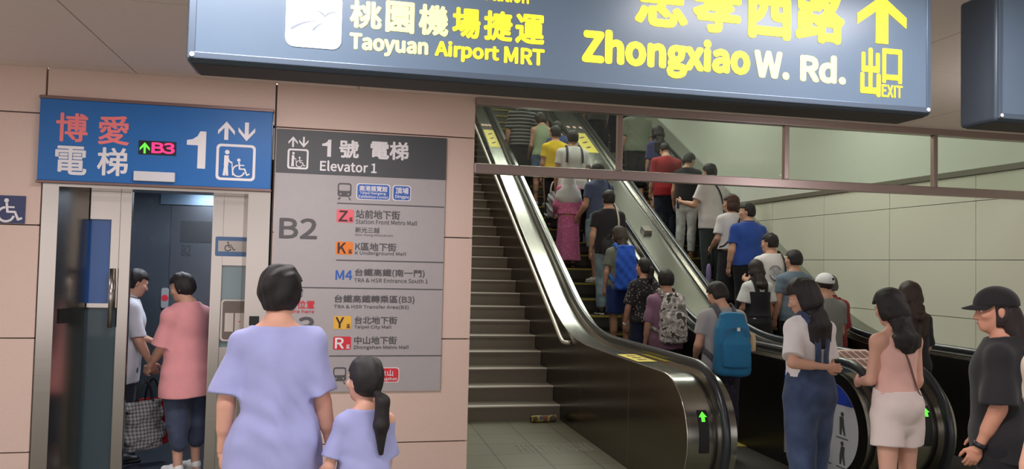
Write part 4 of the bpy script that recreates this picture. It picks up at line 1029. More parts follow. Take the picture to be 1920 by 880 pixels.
    info = dict(root=root, s=s, W=W, T=T, tor0=tor0, NB=NB, sp=sp, fw=fw, TL=TL, SHC=SHC, sh=sh, arms=arms, legs=legs, q=q, R=R, C=C, hs=hs, zc=zc, h=h, seed=seed, body=body, er=er, ur=ur, wr=wr)
    if eyes:
        for sd in (1, -1):
            c = q(sd*.03, .0765, .003); bm = bmesh.new(); bmesh.ops.create_uvsphere(bm, u_segments=12, v_segments=8, radius=.0108*hs)
            mb = MB(); vs = [c+R @ np.array(v.co) for v in bm.verts]; 
            for f in bm.faces:
                d = np.mean([np.array(v.co) for v in f.verts], 0); mb.f.append([v.index for v in f.verts]); mb.mi.append(1 if d[1] > .0072*hs else 0); mb.sm.append(True)
            mb.v = [tuple(v) for v in vs]; bm.free(); mb.build('eye', [mat('eye_white', (222, 216, 212), 0.3), mat('iris_dark', (34, 24, 20), 0.25)], root)
            mb = MB(); mb.tube([q(sd*.014, .094, .024), q(sd*.03, .093, .029), q(sd*.046, .081, .024)], [.0016*hs, .0035*hs, .0012*hs], 6); mb.build('eyebrow', hairm(), root)
        mb = MB(); mb.tube([q(-.02, .087, -.063), q(-.008, .0945, -.0625), q(0, .0952, -.064), q(.008, .0945, -.0625), q(.02, .087, -.063)], [.001*hs, .004*hs, .004*hs, .004*hs, .001*hs], 6); mb.build('lips', mat('lip', (176, 104, 100), 0.5), root)
    if bottom: make_bottom(info, **bottom)
    if top: make_top(info, **top)
    if hair: make_hair(info, **hair)
    if hat: make_hat(info, **hat)
    if shoe is not None: make_shoes(info, **shoe)
    return info
def hand(Wp, f_, sd, s, h):
    """palm, four bent fingers of unequal length and a thumb; palm faces the body"""
    n = unit(V3(-sd, 0.25, 0)-f_*(V3(-sd, 0.25, 0) @ f_)); w_ = unit(np.cross(n, f_))*(1 if sd == -1 else 1)
    if w_[1] < 0 and abs(f_[1]) < 0.8: w_ = -w_            # width axis towards the front: thumb side
    if abs(f_[1]) >= 0.8 and w_[2] < 0: w_ = -w_           # forearm forward: thumb on top
    P_ = lambda a, b, c: Wp+f_*a*s+w_*b*s+n*c*s
    Rm = np.stack([w_, n, f_], 1)
    pr = [cone(Wp-f_*.02*s, P_(.02, 0, 0), .022*s, .021*s, .012), ell3(P_(.05, 0, .004), V3(.039, .016, .046)*s, Rm, .012)]
    for b, L, k in ((.027, .068, 0.0), (.009, .078, 1), (-.009, .072, 2), (-.026, .056, 3)):
        a0 = P_(.082-abs(b-.005)*.25, b, .003); d1 = unit(f_+n*(.35+.08*k)); d2 = unit(f_*.75+n*(.75+.12*k)); d3 = unit(f_*.3+n*1.0)
        a1 = a0+d1*L*.46*s; a2 = a1+d2*L*.32*s; a3 = a2+d3*L*.24*s
        pr += [cone(a0, a1, .0088*s, .0082*s, .004), cone(a1, a2, .0082*s, .0076*s, .003), cone(a2, a3, .0074*s, .0064*s, .003)]
    t0 = P_(.028, .026, .006); t1 = t0+unit(f_*.7+w_*.65+n*.35)*.036*s; t2 = t1+unit(f_*.95+w_*.2+n*.4)*.03*s; t3 = t2+unit(f_+n*.45)*.022*s
    pr += [cone(t0, t1, .014*s, .011*s, .01), cone(t1, t2, .0105*s, .0095*s, .004), cone(t2, t3, .0092*s, .007*s, .003)]
    return surface(pr, h)
def tnorm(i, z):  # spine parameter of a height
    return (z*i['s']-i['tor0'][2])/i['TL']
def make_top(i, m, hem=0.9, sleeve=0.55, ease=0.022, flare=0.0, neck=0.084, neckf=0.074, ndz=.014, nz=.004, slease=0.02, slflare=0.012, kind='tee', wr=0.0035, name='shirt', low=None, ripple=None, collar=False, chest=None, boxy=0.0, folds=0.0):
    """hem height (for 1.70 m), sleeve = share of the arm covered (0 none, 1 elbow, 2 wrist)"""
    s, W = i['s'], i['W']; e = ease*s; t0 = tnorm(i, hem)
    T = np.array(i['T']); ts = sorted(set([t0]+[t for t in T[:, 0] if t > t0+.01]+[1.0]+list(np.linspace(t0, 0, 5)[:-1] if t0 < 0 else [])))
    prof = []
    for t in ts:
        tq = max(t, 0.16) if t < 0.2 else t
        rx, ry, sh = (np.interp(tq, T[:, 0], T[:, c]) for c in (1, 2, 3)); k = np.clip((0.6-t)/0.75, 0, 1.4)
        if kind != 'fit' and t < 0.6: rx, ry = max(rx, np.interp(0.68, T[:, 0], T[:, 1])*0.97), max(ry, np.interp(0.68, T[:, 0], T[:, 2])*0.93)
        lo_ = .007*s*np.clip((.42-t)/.2, 0, 1); prof.append((t, rx+e+lo_+flare*s*k, ry+e+lo_+flare*s*k*0.85, sh))
    pr = [loft(i['tor0'], i['NB'], prof, (1, 0, 0), .03*s, clip0=True, ripple=ripple)]
    if sleeve > 0:
        for sd in (1, -1):
            u, f_, E, Wp = i['arms'][sd]; sh = i['sh'][sd]
            pr.append(cone(i['SHC']+V3(sd*.06*W, 0, 0), sh-V3(0, 0, .008*s), .054*W+e*.5, .047*W+e*.4, .05*s))
            pr.append(cone(i['NB']-i['sp']*.008*s+V3(sd*.035*s, -.012*s, 0), sh+V3(-sd*.03*s, -.005*s, .01*s), .036*s+e*.45, .037*s+e*.4, .05*s))
            r0, r1 = i['ur']*1.08*W+slease*s*.45, i['er']*W+slease*s+slflare*s
            if sleeve <= 1: pr.append(cone(sh, sh+u*.275*s*sleeve, r0, r0+(r1-r0)*sleeve, .035*s, clip=True))
            else:
                pr.append(cone(sh, E, r0, r1, .035*s)); pr.append(cone(E, E+f_*.235*s*(sleeve-1), r1, i['wr']*W+slease*s, .02*s, clip=True))
    else:
        for sd in (1, -1): pr.append(cone(i['SHC']+V3(sd*.05*W, 0, .015*s), i['SHC']+V3(sd*.085*W, 0, .01*s), .06*W+e*.4, .05*W+e*.4, .03*s))
    NBp = i['NB']; sub = [ell3(NBp+i['sp']*ndz*s+i['fw']*.015*s, V3(neck, neckf, .055)*s, None, .006), cone(NBp, i['C'], neck*.72*s, .07*s, .006)]
    cut = [lambda x, y, z: (x*i['sp'][0]+(y-NBp[1])*i['sp'][1]+(z-NBp[2])*i['sp'][2])-nz*s+.18*np.minimum(np.maximum(y-NBp[1], -.02), .1)]
    if chest is not None:   # strapless / camisole: everything above a tilted line goes, straps stay
        z1 = chest*s; cut.append(lambda x, y, z: np.minimum(z-z1+0*x+0*y, np.maximum(np.abs(np.abs(x)-.075*s)-.012*s, -1)+0*y+0*z))
    d0 = sines(i['seed'], wr*s)
    def disp(x, y, z):   # soft dents plus slanting pull folds round the waist
        r = d0(x, y, z)
        if folds: u = (z-NBp[2]+.42*s)/(.16*s); r = r+folds*s*np.exp(-u*u)*np.sin((z*58+np.abs(x)*34+9*np.sin(x*7))/s)
        return r
    V, Q = surface(pr, i['h'], sub=sub, cut=cut, disp=disp)
    o = mesh_np(name, V, Q, m, i['root']); i['top'] = pr
    if collar:
        c = i['NB']+i['sp']*.012*s; pts = [c+V3(math.cos(a)*.066*s, math.sin(a)*.062*s-.004*s, 0)+i['sp']*(.016*s-.02*s*max(0, math.sin(a))) for a in np.linspace(math.pi*0.5+.35, math.pi*2.5-.35, 20)]
        ribbon('collar', pts, .045*s, .006*s, m, o, centre=c-i['sp']*.05*s)
    return o
def make_bottom(i, m, kind='trousers', length=0.09, ease=0.014, waist=1.0, r=None, wr=0.003, name=None, hemr=None, ripple=None, taper=None):
    s, W = i['s'], i['W']; T = np.array(i['T']); e = ease*s; tw = tnorm(i, waist)
    pr = []
    if kind in ('skirt', 'dress_skirt'):
        rw = np.interp(tw, T[:, 0], T[:, 1])+e, np.interp(tw, T[:, 0], T[:, 2])+e; rh = np.interp(.15, T[:, 0], T[:, 1])+e*1.2, np.interp(.15, T[:, 0], T[:, 2])+e*1.2
        t1 = (length*s-i['tor0'][2])/i['TL']; hr = (hemr or .24)*s
        a = i['tor0']+i['sp']*i['TL']*tw
        b = V3(a[0]*.0, a[1]*.0, length*s); Lz = a[2]-b[2]; th = (a[2]-(i['tor0'][2]+.15*i['TL']))/Lz
        prof = [(0, hr, hr*.78), (1-th, rh[0]+(hr-rh[0])*.0, rh[1]), (1, rw[0], rw[1])]
        pr.append(loft(b, a, prof, (1, 0, 0), .02*s, clip0=True, clip1=True, ripple=ripple))
        nm = name or 'skirt'
    else:
        prof = [(t, x+e, y+e, c) for t, x, y, c in i['T'] if t < tw]; prof.append((tw, np.interp(tw, T[:, 0], T[:, 1])+e, np.interp(tw, T[:, 0], T[:, 2])+e, 0))
        pr.append(loft(i['tor0'], i['NB'], prof, (1, 0, 0), .04*s, clip1=True))
        for sd in (1, -1):
            hip, kn, ank, l = i['legs'][sd]; zk = length*s
            rh, rk, ra = .086*W+e, .054*W+e*1.15, (taper*s if taper else .04*W+e*1.1)
            if zk > kn[2]:
                t = (hip[2]-zk)/(hip[2]-kn[2]); en = hip+(kn-hip)*t; pr.append(cone(hip, en, rh, rh+(rk-rh)*t*(.45 if kind == 'shorts' else 1), (.018 if kind == 'shorts' else .04)*s, clip=True))
            else:
                pr.append(cone(hip, kn, rh, rk, .04*s)); t = min(1.0, (kn[2]-zk)/(kn[2]-ank[2])); en = kn+(ank-kn)*t
                pr.append(cone(kn, en, rk, rk+(ra-rk)*t, .02*s, clip=True)); pr.append(cone(kn+(ank-kn)*.15-V3(0, .016*s, 0), kn+(ank-kn)*.45-V3(0, .018*s, 0), .048*W+e, .042*W+e*.9, .03*s))
        nm = name or ('shorts' if kind == 'shorts' else 'trousers')
    V, Q = surface(pr, i['h'], disp=sines(i['seed']+50, wr*s))
    o = mesh_np(nm, V, Q, m, i['root']); i['bot'] = pr; return o
def make_shoes(i, m, sole=None, kind='sneaker'):
    s = i['s']*1.0
    for sd in (1, -1):
        hip, kn, ank, l = i['legs'][sd]; b = V3(ank[0], ank[1], ank[2]-.075*s); D = lambda x, y, z: b+V3(x*s*sd, y*s, z*s)
        pr = [cone(D(0, -.015, .045), D(0, .06, .045), .036*s, .036*s, .03*s), cone(D(0, .05, .038), D(.008, .155, .03), .036*s, .028*s, .03*s, side=(1, 0, 0), flat=1.25), cone(D(0, -.01, .05), D(0, -.008, .082), .036*s, .034*s, .02*s, clip=True)]
        if kind == 'sandal': pr = [cone(D(0, .03, .034), D(.008, .12, .03), .035*s, .033*s, .02*s, side=(1, 0, 0), flat=1.2)]
        zb = b[2]+.016*s
        V, Q = surface(pr, min(i['h'], .008), cut=[lambda x, y, z: zb-z+0*x+0*y]); o = mesh_np('shoe', V, Q, m, i['root'])
        pr = [cone(D(0, -.02, .012), D(0, .05, .012), .037*s, .038*s, .03*s), cone(D(0, .05, .012), D(.008, .165, .012), .039*s, .032*s, .03*s, side=(1, 0, 0), flat=1.22)]
        z0, z1 = b[2]+.0, b[2]+.022*s
        V, Q = surface(pr, min(i['h'], .008), cut=[lambda x, y, z: np.maximum(z0-z, z-z1)+0*x+0*y]); mesh_np('sole', V, Q, sole or m, o)
def make_hair(i, kind='short', m=None, length=0.35, puff=0.012, tail=0.3, side=0.0, tz=.005, fringe=0.05, width=0.075, wr=0.0035):
    m = m or hairm(); q, R, hs, h = i['q'], i['R'], i['hs'], min(i['h'], 0.009)
    inv = R.T
    def loc(x, y, z):
        X, Y, Z = x-i['C'][0], y-i['C'][1], z-i['C'][2]
        return [(X*R[0, c]+Y*R[1, c]+Z*R[2, c])/hs for c in range(3)]
    p = puff
    pr = [ell3(q(0, -.012, .026), V3(.078+p, .095+p, .094+p)*hs, R, .02*hs)]
    zlow = {'short': -.062, 'crop': -.045, 'pixie': -.085, 'bob': -.115, 'long': -.09, 'tail': -.075, 'bun': -.07}[kind]
    if kind in ('short', 'pixie'): pr.append(ell3(q(0, -.045, -.03), V3(.068+p*.5, .056+p*.5, .06)*hs, R, .03*hs))
    if kind == 'bob':
        pr.append(ell3(q(0, -.03, -.045), V3(.088+p, .08+p, .085)*hs, R, .03*hs))
    if kind == 'tail': pr.append(ell3(q(0, -.05, -.02), V3(.066, .05, .06)*hs, R, .03*hs))
    if kind in ('long',):
        pr.append(ell3(q(0, -.035, -.05), V3(.084+p, .075+p, .085)*hs, R, .03*hs))
    fz = fringe
    def cutf(x, y, z):
        X, Y, Z = loc(x, y, z)
        front = np.minimum(np.minimum(Y-.022, fz-Z+0*Y), .3)          # inside the face window
        ear = np.minimum(np.minimum(Y+.012, .012-Z+0*Y), np.minimum(.03-Y, .5)) if kind in ('short', 'crop', 'tail') else front*0-1
        low = zlow-Z+.35*np.maximum(-Y-.06, 0)*0
        return np.maximum(np.maximum(front, ear), low)*hs
    dsp = sines(i['seed']+7, wr*hs*.7, 42.0, fz=.5)
    V, Q = surface(pr, h, cut=[cutf], disp=dsp)
    parts = [(relax(V, Q, 1), Q)]
    if kind == 'long':
        a = q(side*.02, -.045, -.02); drop = length*i['s']; nb = i['NB']-i['fw']*.105*i['s']
        b = nb-i['sp']*(.06*i['s']); c = b-V3(0, 0, drop-.1)+V3(0, -.008, 0)
        t = [loft(c, b, [(0, width*.55*i['s'], .022*i['s']), (.25, width*i['s'], .032*i['s']), (1, width*1.1*i['s'], .038*i['s'])], (1, 0, 0), .03), cone(b, a, .052*hs, .07*hs, .04, side=(1, 0, 0), flat=1.25)]
        v2, q2 = surface(t, h, disp=sines(i['seed']+9, .0035, 55, fz=.12)); parts.append((v2, q2))
    if kind == 'tail':
        a = q(0, -.105+.15*min(0, tz), tz); t = [cone(q(0, -.085, tz+.005), a, .02*hs, .019*hs, .012)]; pts = [a, a+R @ V3(side*.01, -.03, -.03)*hs, a+V3(side*.02, -.02, -tail*.5), a+V3(side*.03, -.01, -tail)]
        rr = [.021, .034, .038, .012]
        for k in range(3): t.append(cone(pts[k], pts[k+1], rr[k]*hs, rr[k+1]*hs, .015))
        v2, q2 = surface(t, h, disp=sines(i['seed']+9, .002, 60, fz=.2)); parts.append((v2, q2))
    if kind == 'bun':
        v2, q2 = surface([ell3(q(0, -.095, .075), V3(.038, .036, .036)*hs, R, .01)], h, disp=sines(i['seed']+9, .002, 60, fz=.2)); parts.append((v2, q2))
    V, Q = join(parts); return mesh_np('hair', V, Q, m, i['root'])
def make_hat(i, m, kind='cap', logo=None, back=False):
    q, R, hs, h = i['q'], i['R'], i['hs'], min(i['h'], .008)
    def loc(x, y, z):
        X, Y, Z = x-i['C'][0], y-i['C'][1], z-i['C'][2]; return [(X*R[0, c]+Y*R[1, c]+Z*R[2, c])/hs for c in range(3)]
    pr = [ell3(q(0, -.008, .035), V3(.096, .114, .1)*hs, R, .02*hs)]
    V, Q = surface(pr, h, cut=[lambda x, y, z: (.03-loc(x, y, z)[2]-.12*np.maximum(-loc(x, y, z)[1], 0))*hs])
    o = mesh_np('cap', V, Q, m, i['root'])
    d = -1 if back else 1; vs = []; n = 13
    for a in np.linspace(-1.15, 1.15, n):
        for r, zz in ((0.0, 0), (1.0, -.018)):
            x, y = (.092+.0*r)*math.sin(a), (.1)*math.cos(a)+r*.075*max(0, math.cos(a))**.7
            vs.append((x, (y-.01)*d, .045+zz-.012*abs(math.sin(a))))
    fs = [(2*k, 2*k+2, 2*k+3, 2*k+1) for k in range(n-1)]
    mb = MB(); mb.add([q(*v) for v in vs]+[q(v[0], v[1], v[2]-.006) for v in vs], fs+[tuple(2*n+j for j in f[::-1]) for f in fs]+[(2*k+1, 2*k+3, 2*n+2*k+3, 2*n+2*k+1) for k in range(n-1)], True); mb.build('cap_brim', m, o)
    if logo is not None:
        c = q(0.0, -.118 if not back else .1, .07); mb = MB(); mb.add([q(x, y, z) for x, y, z in ((.02, -.121, .055), (.05, -.11, .055), (.05, -.105, .08), (.02, -.116, .08))], [(0, 1, 2, 3)]); mb.build('cap_patch', logo, o)
    if back is None: pass
    return o
def strap(i, pts, wd, m, parent=None, name='strap', off=0.004, th=0.004, src='top'):
    s = i['s']; P_ = smooth_path([np.array(p, float)*s for p in pts], 6); src_ = i[src]+([] if src != 'top' else [])
    Q_ = [snap(src_, p, off) for p in P_]; N_ = []
    for p in Q_:
        g = np.array([probe(src_, p+e)-probe(src_, p-e) for e in np.eye(3)*0.006]); N_.append(unit(g) if np.linalg.norm(g) > 1e-9 else unit(p))
    o = ribbon(name, Q_, wd, th, m, None, normals=N_); o.parent = parent if parent is not None else i['root']; return o
def backpack(i, label, m, mstrap, z=1.2, hgt=0.42, wid=0.3, dep=0.16, pocket=True, bottle=None, accent=None, group=None):
    """a worn backpack: a thing of its own, in the wearer's frame"""
    s = i['s']; r = i['root']; bp = empty('backpack', r.location.copy(), 0, label, 'backpack', group); bp.rotation_euler = r.rotation_euler
    bz = z*s; back = -(.125*i['W']+.02*s); c = V3(0, back-dep*.5*s+ i['tor0'][1], bz)
    if abs(i['sp'][1]) > .02: c = c+V3(0, i['sp'][1]*(bz-i['tor0'][2]), 0)
    a, b = c-i['sp']*hgt*.5*s, c+i['sp']*hgt*.5*s
    pr = [loft(a, b, [(0, wid*.5*s, dep*.5*s), (.5, wid*.5*s, dep*.52*s), (.8, wid*.47*s, dep*.44*s), (1, wid*.36*s, dep*.3*s)], (1, 0, 0), .02, power=4.0)]
    V, Q = surface(pr, min(i['h'], .009), disp=sines(i['seed']+77, .004, 12)); mesh_np('bag_body', V, Q, m, bp)
    if pocket:
        cp_ = c-i['fw']*dep*.5*s; pp = [loft(cp_-i['sp']*hgt*.42*s, cp_+i['sp']*hgt*.08*s, [(0, wid*.4*s, .035*s), (.8, wid*.4*s, .035*s), (1, wid*.34*s, .02*s)], (1, 0, 0), .02, power=4.0)]
        V, Q = surface(pp, min(i['h'], .009)); po = mesh_np('front_pocket', V, Q, m, bp)
        arcp = [cp_-i['fw']*.028*s+V3(math.cos(q_)*wid*.36*s, 0, 0)+i['sp']*(math.sin(q_)*hgt*.2*s+hgt*.12*s) for q_ in np.linspace(0, math.pi, 14)]
        mb = MB(); mb.tube(arcp, .004*s, 6); mb.build('zipper', mstrap, bp)
        if accent is not None:
            mb = MB(); x = cp_-i['fw']*.04*s+i['sp']*hgt*.3*s; mb.box(x[0]-.012, x[1]-.004, x[2]-.02, x[0]+.012, x[1]+.01, x[2]+.01, .003); mb.build('tag', accent, bp)
    hp = [b+V3(x*s, -.01, .0)+i['sp']*(zz*s) for x, zz in ((-.045, -.03), (-.035, .012), (0, .028), (.035, .012), (.045, -.03))]
    mb = MB(); mb.tube(smooth_path(hp, 4), .007*s, 8); mb.build('carry_handle', mstrap, bp)
    for sd in (1, -1):
        x = .085; pts = [(x*sd*.8, -.17, z+hgt*.42), (x*sd, -.10, 1.42), (x*sd*1.05, .0, 1.47), (x*sd*1.1, .09, 1.36), (x*sd*1.2, .14, 1.22), (x*sd*1.6, .1, 1.1), (x*sd*1.9, -.02, 1.04), (x*sd*1.6, -.14, z-hgt*.4)]
        strap(i, pts, .05*s, mstrap, bp, 'shoulder_strap', .006, .008)
    if bottle is not None:
        bx = c+V3(wid*.5*s+.02, 0, -hgt*.18*s)
        bo = tag(MB().lathe([(.03, 0), (.033, .01), (.033, .11), (.028, .13), (.028, .15)], bx, 16).build('drink_cup', bottle), 'small drink cup in the side pocket of the blue backpack', 'cup')
        bo.location = r.location; bo.rotation_euler = r.rotation_euler
    return bp
# ================================================================== THE PEOPLE
DK = (34, 33, 38)
WS = mat('shoe_white', (226, 226, 224), 0.5); BS = mat('shoe_black', (34, 33, 36), 0.5); GS = mat('sole_grey', (180, 178, 172), 0.6)
BLK = dict(m=BS); WHT = dict(m=WS, sole=GS); BLW = dict(m=BS, sole=WS)
def on_step(X, k, dy=0.17): return (X, 7.87+0.3464*k+dy, 0.2*max(k, 0)+0.0075)
HANG = ((.16, 0.0, -1), (.05, .25, -1)); FWD = ((.2, .05, -1), (-.25, 1, .25)); CARRY = ((.12, .1, -1), (.0, .75, -.6))

# --- woman and girl in matching lavender, close to the camera
I = person('woman in loose lavender tunic with short black hair, holding the girl\'s hand', (-0.255, 3.6, 0.0), 1.6, 0.0, 'f', wide=1.05, hyaw=.42, h=.006, seed=3,
           armR=((.2, .02, -1), (.2, .16, -1)), armL=((.22, -.04, -1), (.06, .1, -1)), skinc=(214, 160, 138),
           top=dict(m=cloth('lavender_linen', (160, 163, 210)), hem=.56, sleeve=.88, ease=.03, flare=.012, neck=.112, neckf=.1, ndz=.0, nz=-.014, slflare=.026, name='tunic', wr=.009, boxy=.93, folds=.0035, ripple=(.03, 7, .4)),
           bottom=dict(m=cloth('dark_cotton', (60, 62, 84)), kind='shorts', length=.42), hair=dict(kind='pixie', puff=.02, wr=.006), shoe=dict(m=BS, kind='sneaker'))
q = I['q']
for sd in (1, -1):
    mb = MB(); mb.tube([q(sd*.078, .0, .01), q(sd*.076, .06, .012), q(sd*.06, .098, .006)], .0018, 6)
    mb.tube([q(sd*.06, .098, .006), q(sd*.054, .104, -.022), q(sd*.03, .113, -.026), q(sd*.012, .112, -.014), q(sd*.012, .112, .01), q(sd*.03, .113, .016)], .0016, 6, closed=True)
    mb.build('glasses', mat('glasses_frame', (60, 50, 52), 0.4), I['root'])
I = person('girl in a lavender dress with a black ponytail beside the woman in lavender', (0.135, 3.52, 0.0), 1.18, -.22, 'f', wide=.95, hyaw=-.42, h=.006, seed=4, headk=1.22, legk=.94,
           armL=((.3, .0, -1), (.16, .45, -.35)), armR=((.05, .12, -1), (-.05, .4, -1)), skinc=(216, 164, 142),
           top=dict(m=cloth('lavender_linen', (160, 163, 210)), hem=.7, sleeve=.8, ease=.03, flare=.05, neck=.1, neckf=.09, ndz=.004, nz=-.012, slflare=.018, name='dress', wr=.008, folds=.002, ripple=(.04, 7, .4)),
           bottom=dict(m=cloth('dark_cotton', (60, 62, 84)), kind='shorts', length=.5), hair=dict(kind='tail', tail=.25, side=.5, puff=.014, tz=-.06), shoe=WHT)
mb = MB(); mb.lathe([(.012, -.008), (.017, -.006), (.017, .006), (.012, .008)], I['q'](0, -.108, -.055), 14, 'y'); mb.build('hair_tie', mat('hair_tie_black', (26, 24, 28), 0.6), I['root'])

# --- passengers in the lift
I = person('woman in pink blouse and denim shorts in the elevator doorway', (-1.10, 6.36, 0.014), 1.5, -.85, 'f', wide=1.12, hyaw=-.5, hpitch=.3, seed=5, h=.008, legk=.9, lean=.06,
           armL=((.1, .2, -1), (.0, .7, -.8)), armR=((.2, .1, -1), (.05, .4, -1)), top=dict(m=cloth('pink_blouse', (222, 150, 154)), hem=.66, sleeve=.95, ease=.045, flare=.03, slflare=.04),
           bottom=dict(m=cloth('navy_denim', (58, 66, 88), 'denim'), kind='shorts', length=.42, ease=.03), hair=dict(kind='pixie', puff=.014), shoe=WHT)
def tote(label, loc, wd, hgt, dep, m, mh, rz=0.0, name='shopping_bag', cat='bag', drop=.16, soft=0.006, seed=1):
    b = empty(name, loc, rz, label, cat)
    pr = [loft((0, 0, 0), (0, 0, hgt), [(0, wd*.46, dep*.5), (.15, wd*.5, dep*.55), (.6, wd*.47, dep*.42), (1, wd*.4, dep*.12)], (1, 0, 0), .02, power=3.5)]
    V, Q = surface(pr, .008, disp=sines(seed, soft, 16)); mesh_np('bag_body', V, Q, m, b)
    for sd in (1, -1):
        mb = MB(); mb.tube(smooth_path([(-wd*.22, sd*.012, hgt-.02), (-wd*.15, sd*.01, hgt+drop*.6), (0, sd*.008, hgt+drop), (wd*.15, sd*.01, hgt+drop*.6), (wd*.22, sd*.012, hgt-.02)], 5), .007, 6); mb.build('bag_handle', mh, b)
    return b
def hand_pos(I, sd, d=(0, 0, -.09)):
    r = I['root']; W_ = I['arms'][sd][3]+I['arms'][sd][1]*.07*I['s']+np.array(d); return r.matrix_basis @ Vector(W_)
p = hand_pos(I, -1); tote('black and grey plaid bag held by the woman in the pink blouse', (p.x, p.y, p.z-.44), .3, .3, .12, cloth('plaid', (58, 58, 62), 'check', (150, 148, 150), 12), BLACK, .7, 'plaid_bag', seed=8)
I = person('man in white shirt inside the elevator, half hidden by its left door', (-1.66, 6.75, 0.014), 1.52, 1.15, 'm', hpitch=.35, seed=6, h=.009, lean=.05,
           armR=((.12, .2, -1), (.0, .5, -1)), armL=((.12, .25, -1), (-.1, .9, -.3)), top=dict(m=cloth('white_shirt', (200, 202, 212)), hem=.7, sleeve=.95, ease=.035, flare=.01, collar=True),
           bottom=dict(m=cloth('ink_shorts', (44, 46, 60)), kind='shorts', length=.5, ease=.025), hair=dict(kind='short'), shoe=BLK)
p = hand_pos(I, 1); tote('red bag carried by the man in the elevator', (p.x, p.y, p.z-.46), .26, .32, .1, cloth('red_bag', (176, 44, 52)), BLACK, .4, 'red_bag', seed=9)

def pinafore(I, m):
    s = I['s']; pr = [loft(I['tor0'], I['NB'], [(t, a+.044*s, b+.044*s, c) for t, a, b, c in I['T'] if .26 < t < .8], (1, 0, 0), .02*s, clip0=True, clip1=True)]
    V, Q = surface(pr, .009); mesh_np('pinafore_bodice', V, Q, m, I['root'])
    for sd in (1, -1): strap(I, [(sd*.06, -.12, 1.28), (sd*.075, -.06, 1.44), (sd*.08, .03, 1.47), (sd*.075, .12, 1.3)], .05, m, None, 'pinafore_strap', .008)

# --- people walking up to the escalators
I = person('woman in white tee and denim overalls, arm folded behind her back', (3.12, 4.72, 0.0), 1.575, -.12, 'f', wide=1.02, hyaw=-.75, hpitch=.35, hroll=-.12, h=.007, seed=7, stance=.13, legR=(.12, .0), legL=(-.1, .0),
           armL=((.34, -.42, -.85), (-1, -.4, -.1)), armR=((.16, .08, -1), (-.1, .8, -.2)), top=dict(m=cloth('white_tee', (222, 216, 218)), hem=1.02, sleeve=.82, ease=.03, slflare=.022, wr=.006),
           bottom=dict(m=cloth('overalls_denim', (56, 70, 100), 'denim'), length=.1, ease=.036, waist=1.08, taper=.078, name='overalls'), hair=dict(kind='long', length=.26, puff=.03, side=1.0, width=.09), shoe=WHT)
OVD = cloth('overalls_denim', (56, 70, 100))
for sd in (1, -1): strap(I, [(sd*.05, -.14, 1.07), (sd*.038, -.15, 1.16), (sd*.05, -.13, 1.3), (sd*.085, -.04, 1.45), (sd*.085, .08, 1.4), (sd*.075, .13, 1.22), (sd*.07, .14, 1.09)], .042, OVD, None, 'overall_strap', .006)
I = person('woman in white shorts and pale pink camisole facing the escalators', (3.40, 4.22, 0.0), 1.53, -.02, 'f', hpitch=.3, hyaw=-.2, h=.007, seed=8, stance=.13, legR=(.06, 0), legL=(-.08, 0), lean=.03,
           armL=((.08, .14, -1), (-.3, .9, -.2)), armR=((.12, .02, -1), (-.1, .5, -.9)), skinc=(212, 162, 142),
           top=dict(m=cloth('pale_pink_top', (224, 176, 166)), hem=1.0, sleeve=0, ease=.012, neck=.12, neckf=.11, ndz=-.03, nz=-.03, name='camisole'),
           bottom=dict(m=cloth('white_shorts', (222, 206, 202)), kind='shorts', length=.655, ease=.026, waist=1.03), hair=dict(kind='long', length=.2, puff=.024, width=.1), shoe=WHT)
strap(I, [(-.1, -.06, 1.46), (-.06, -.12, 1.36), (.02, -.14, 1.2), (.1, -.14, 1.05), (.17, -.06, .94)], .012, mat('strap_brown', (110, 78, 70), 0.6), None, 'bag_strap', .004)
I = person('woman in black with long brown-black hair, on the right escalator landing', (4.93, 5.95, 0.008), 1.545, .12, 'f', hpitch=.12, h=.008, seed=9, armL=HANG, armR=CARRY, top=dict(m=cloth('black_top', (38, 36, 40)), hem=.88, sleeve=.9),
           bottom=dict(m=cloth('black_trousers', (32, 31, 36)), length=.09), hair=dict(kind='long', length=.34, puff=.022, m=hairm((52, 38, 32)), width=.1), shoe=BLK)
I = person('woman in black cap and loose black tee with a dark wristband', (3.28, 3.32, 0.0), 1.57, -.75, 'f', wide=1.08, hyaw=-.35, hpitch=.1, h=.0065, seed=10,
           armL=((.1, .02, -1), (.02, .42, -1)), armR=((.14, .05, -1), (.0, .4, -1)), skinc=(204, 146, 122), top=dict(m=cloth('black_cotton', (40, 38, 42)), hem=.8, sleeve=.92, ease=.04, slflare=.035, wr=.006),
           bottom=dict(m=cloth('black_trousers', (32, 31, 36)), length=.09, ease=.03), hair=dict(kind='long', length=.22, puff=.004, width=.085, m=hairm((40, 30, 30))), shoe=BLK, hat=dict(m=cloth('black_cap', (36, 33, 36)), logo=mat('cap_stitch', (92, 84, 84), 0.7)))
mb = MB(); w0 = I['arms'][-1][3]-I['arms'][-1][1]*.012; f0 = I['arms'][-1][1]; mb.tube([w0-f0*.012, w0+f0*.012], .031, 16); mb.build('wristband', mat('wristband_black', (24, 24, 28), 0.5), I['root'])
mb = MB(); mb.lathe([(.016, -.012), (.03, -.008), (.03, .008), (.016, .012)], I['q'](0.01, -.115, -.045), 16, 'y'); mb.build('scrunchie', mat('scrunchie_tan', (188, 130, 110), 0.7), I['root'])
I = person('person cut by the right edge of the frame, bare forearm showing', (2.83, 2.55, 0.0), 1.62, -.1, 'f', h=.008, seed=11, armL=((.06, .0, -1), (.3, .1, -1)), skinc=(216, 166, 142), top=dict(m=cloth('beige_tee', (196, 180, 164)), hem=.86, sleeve=.5, ease=.03),
           bottom=dict(m=cloth('grey_trousers', (90, 88, 92)), length=.09), hair=dict(kind='bob'), shoe=BLK)

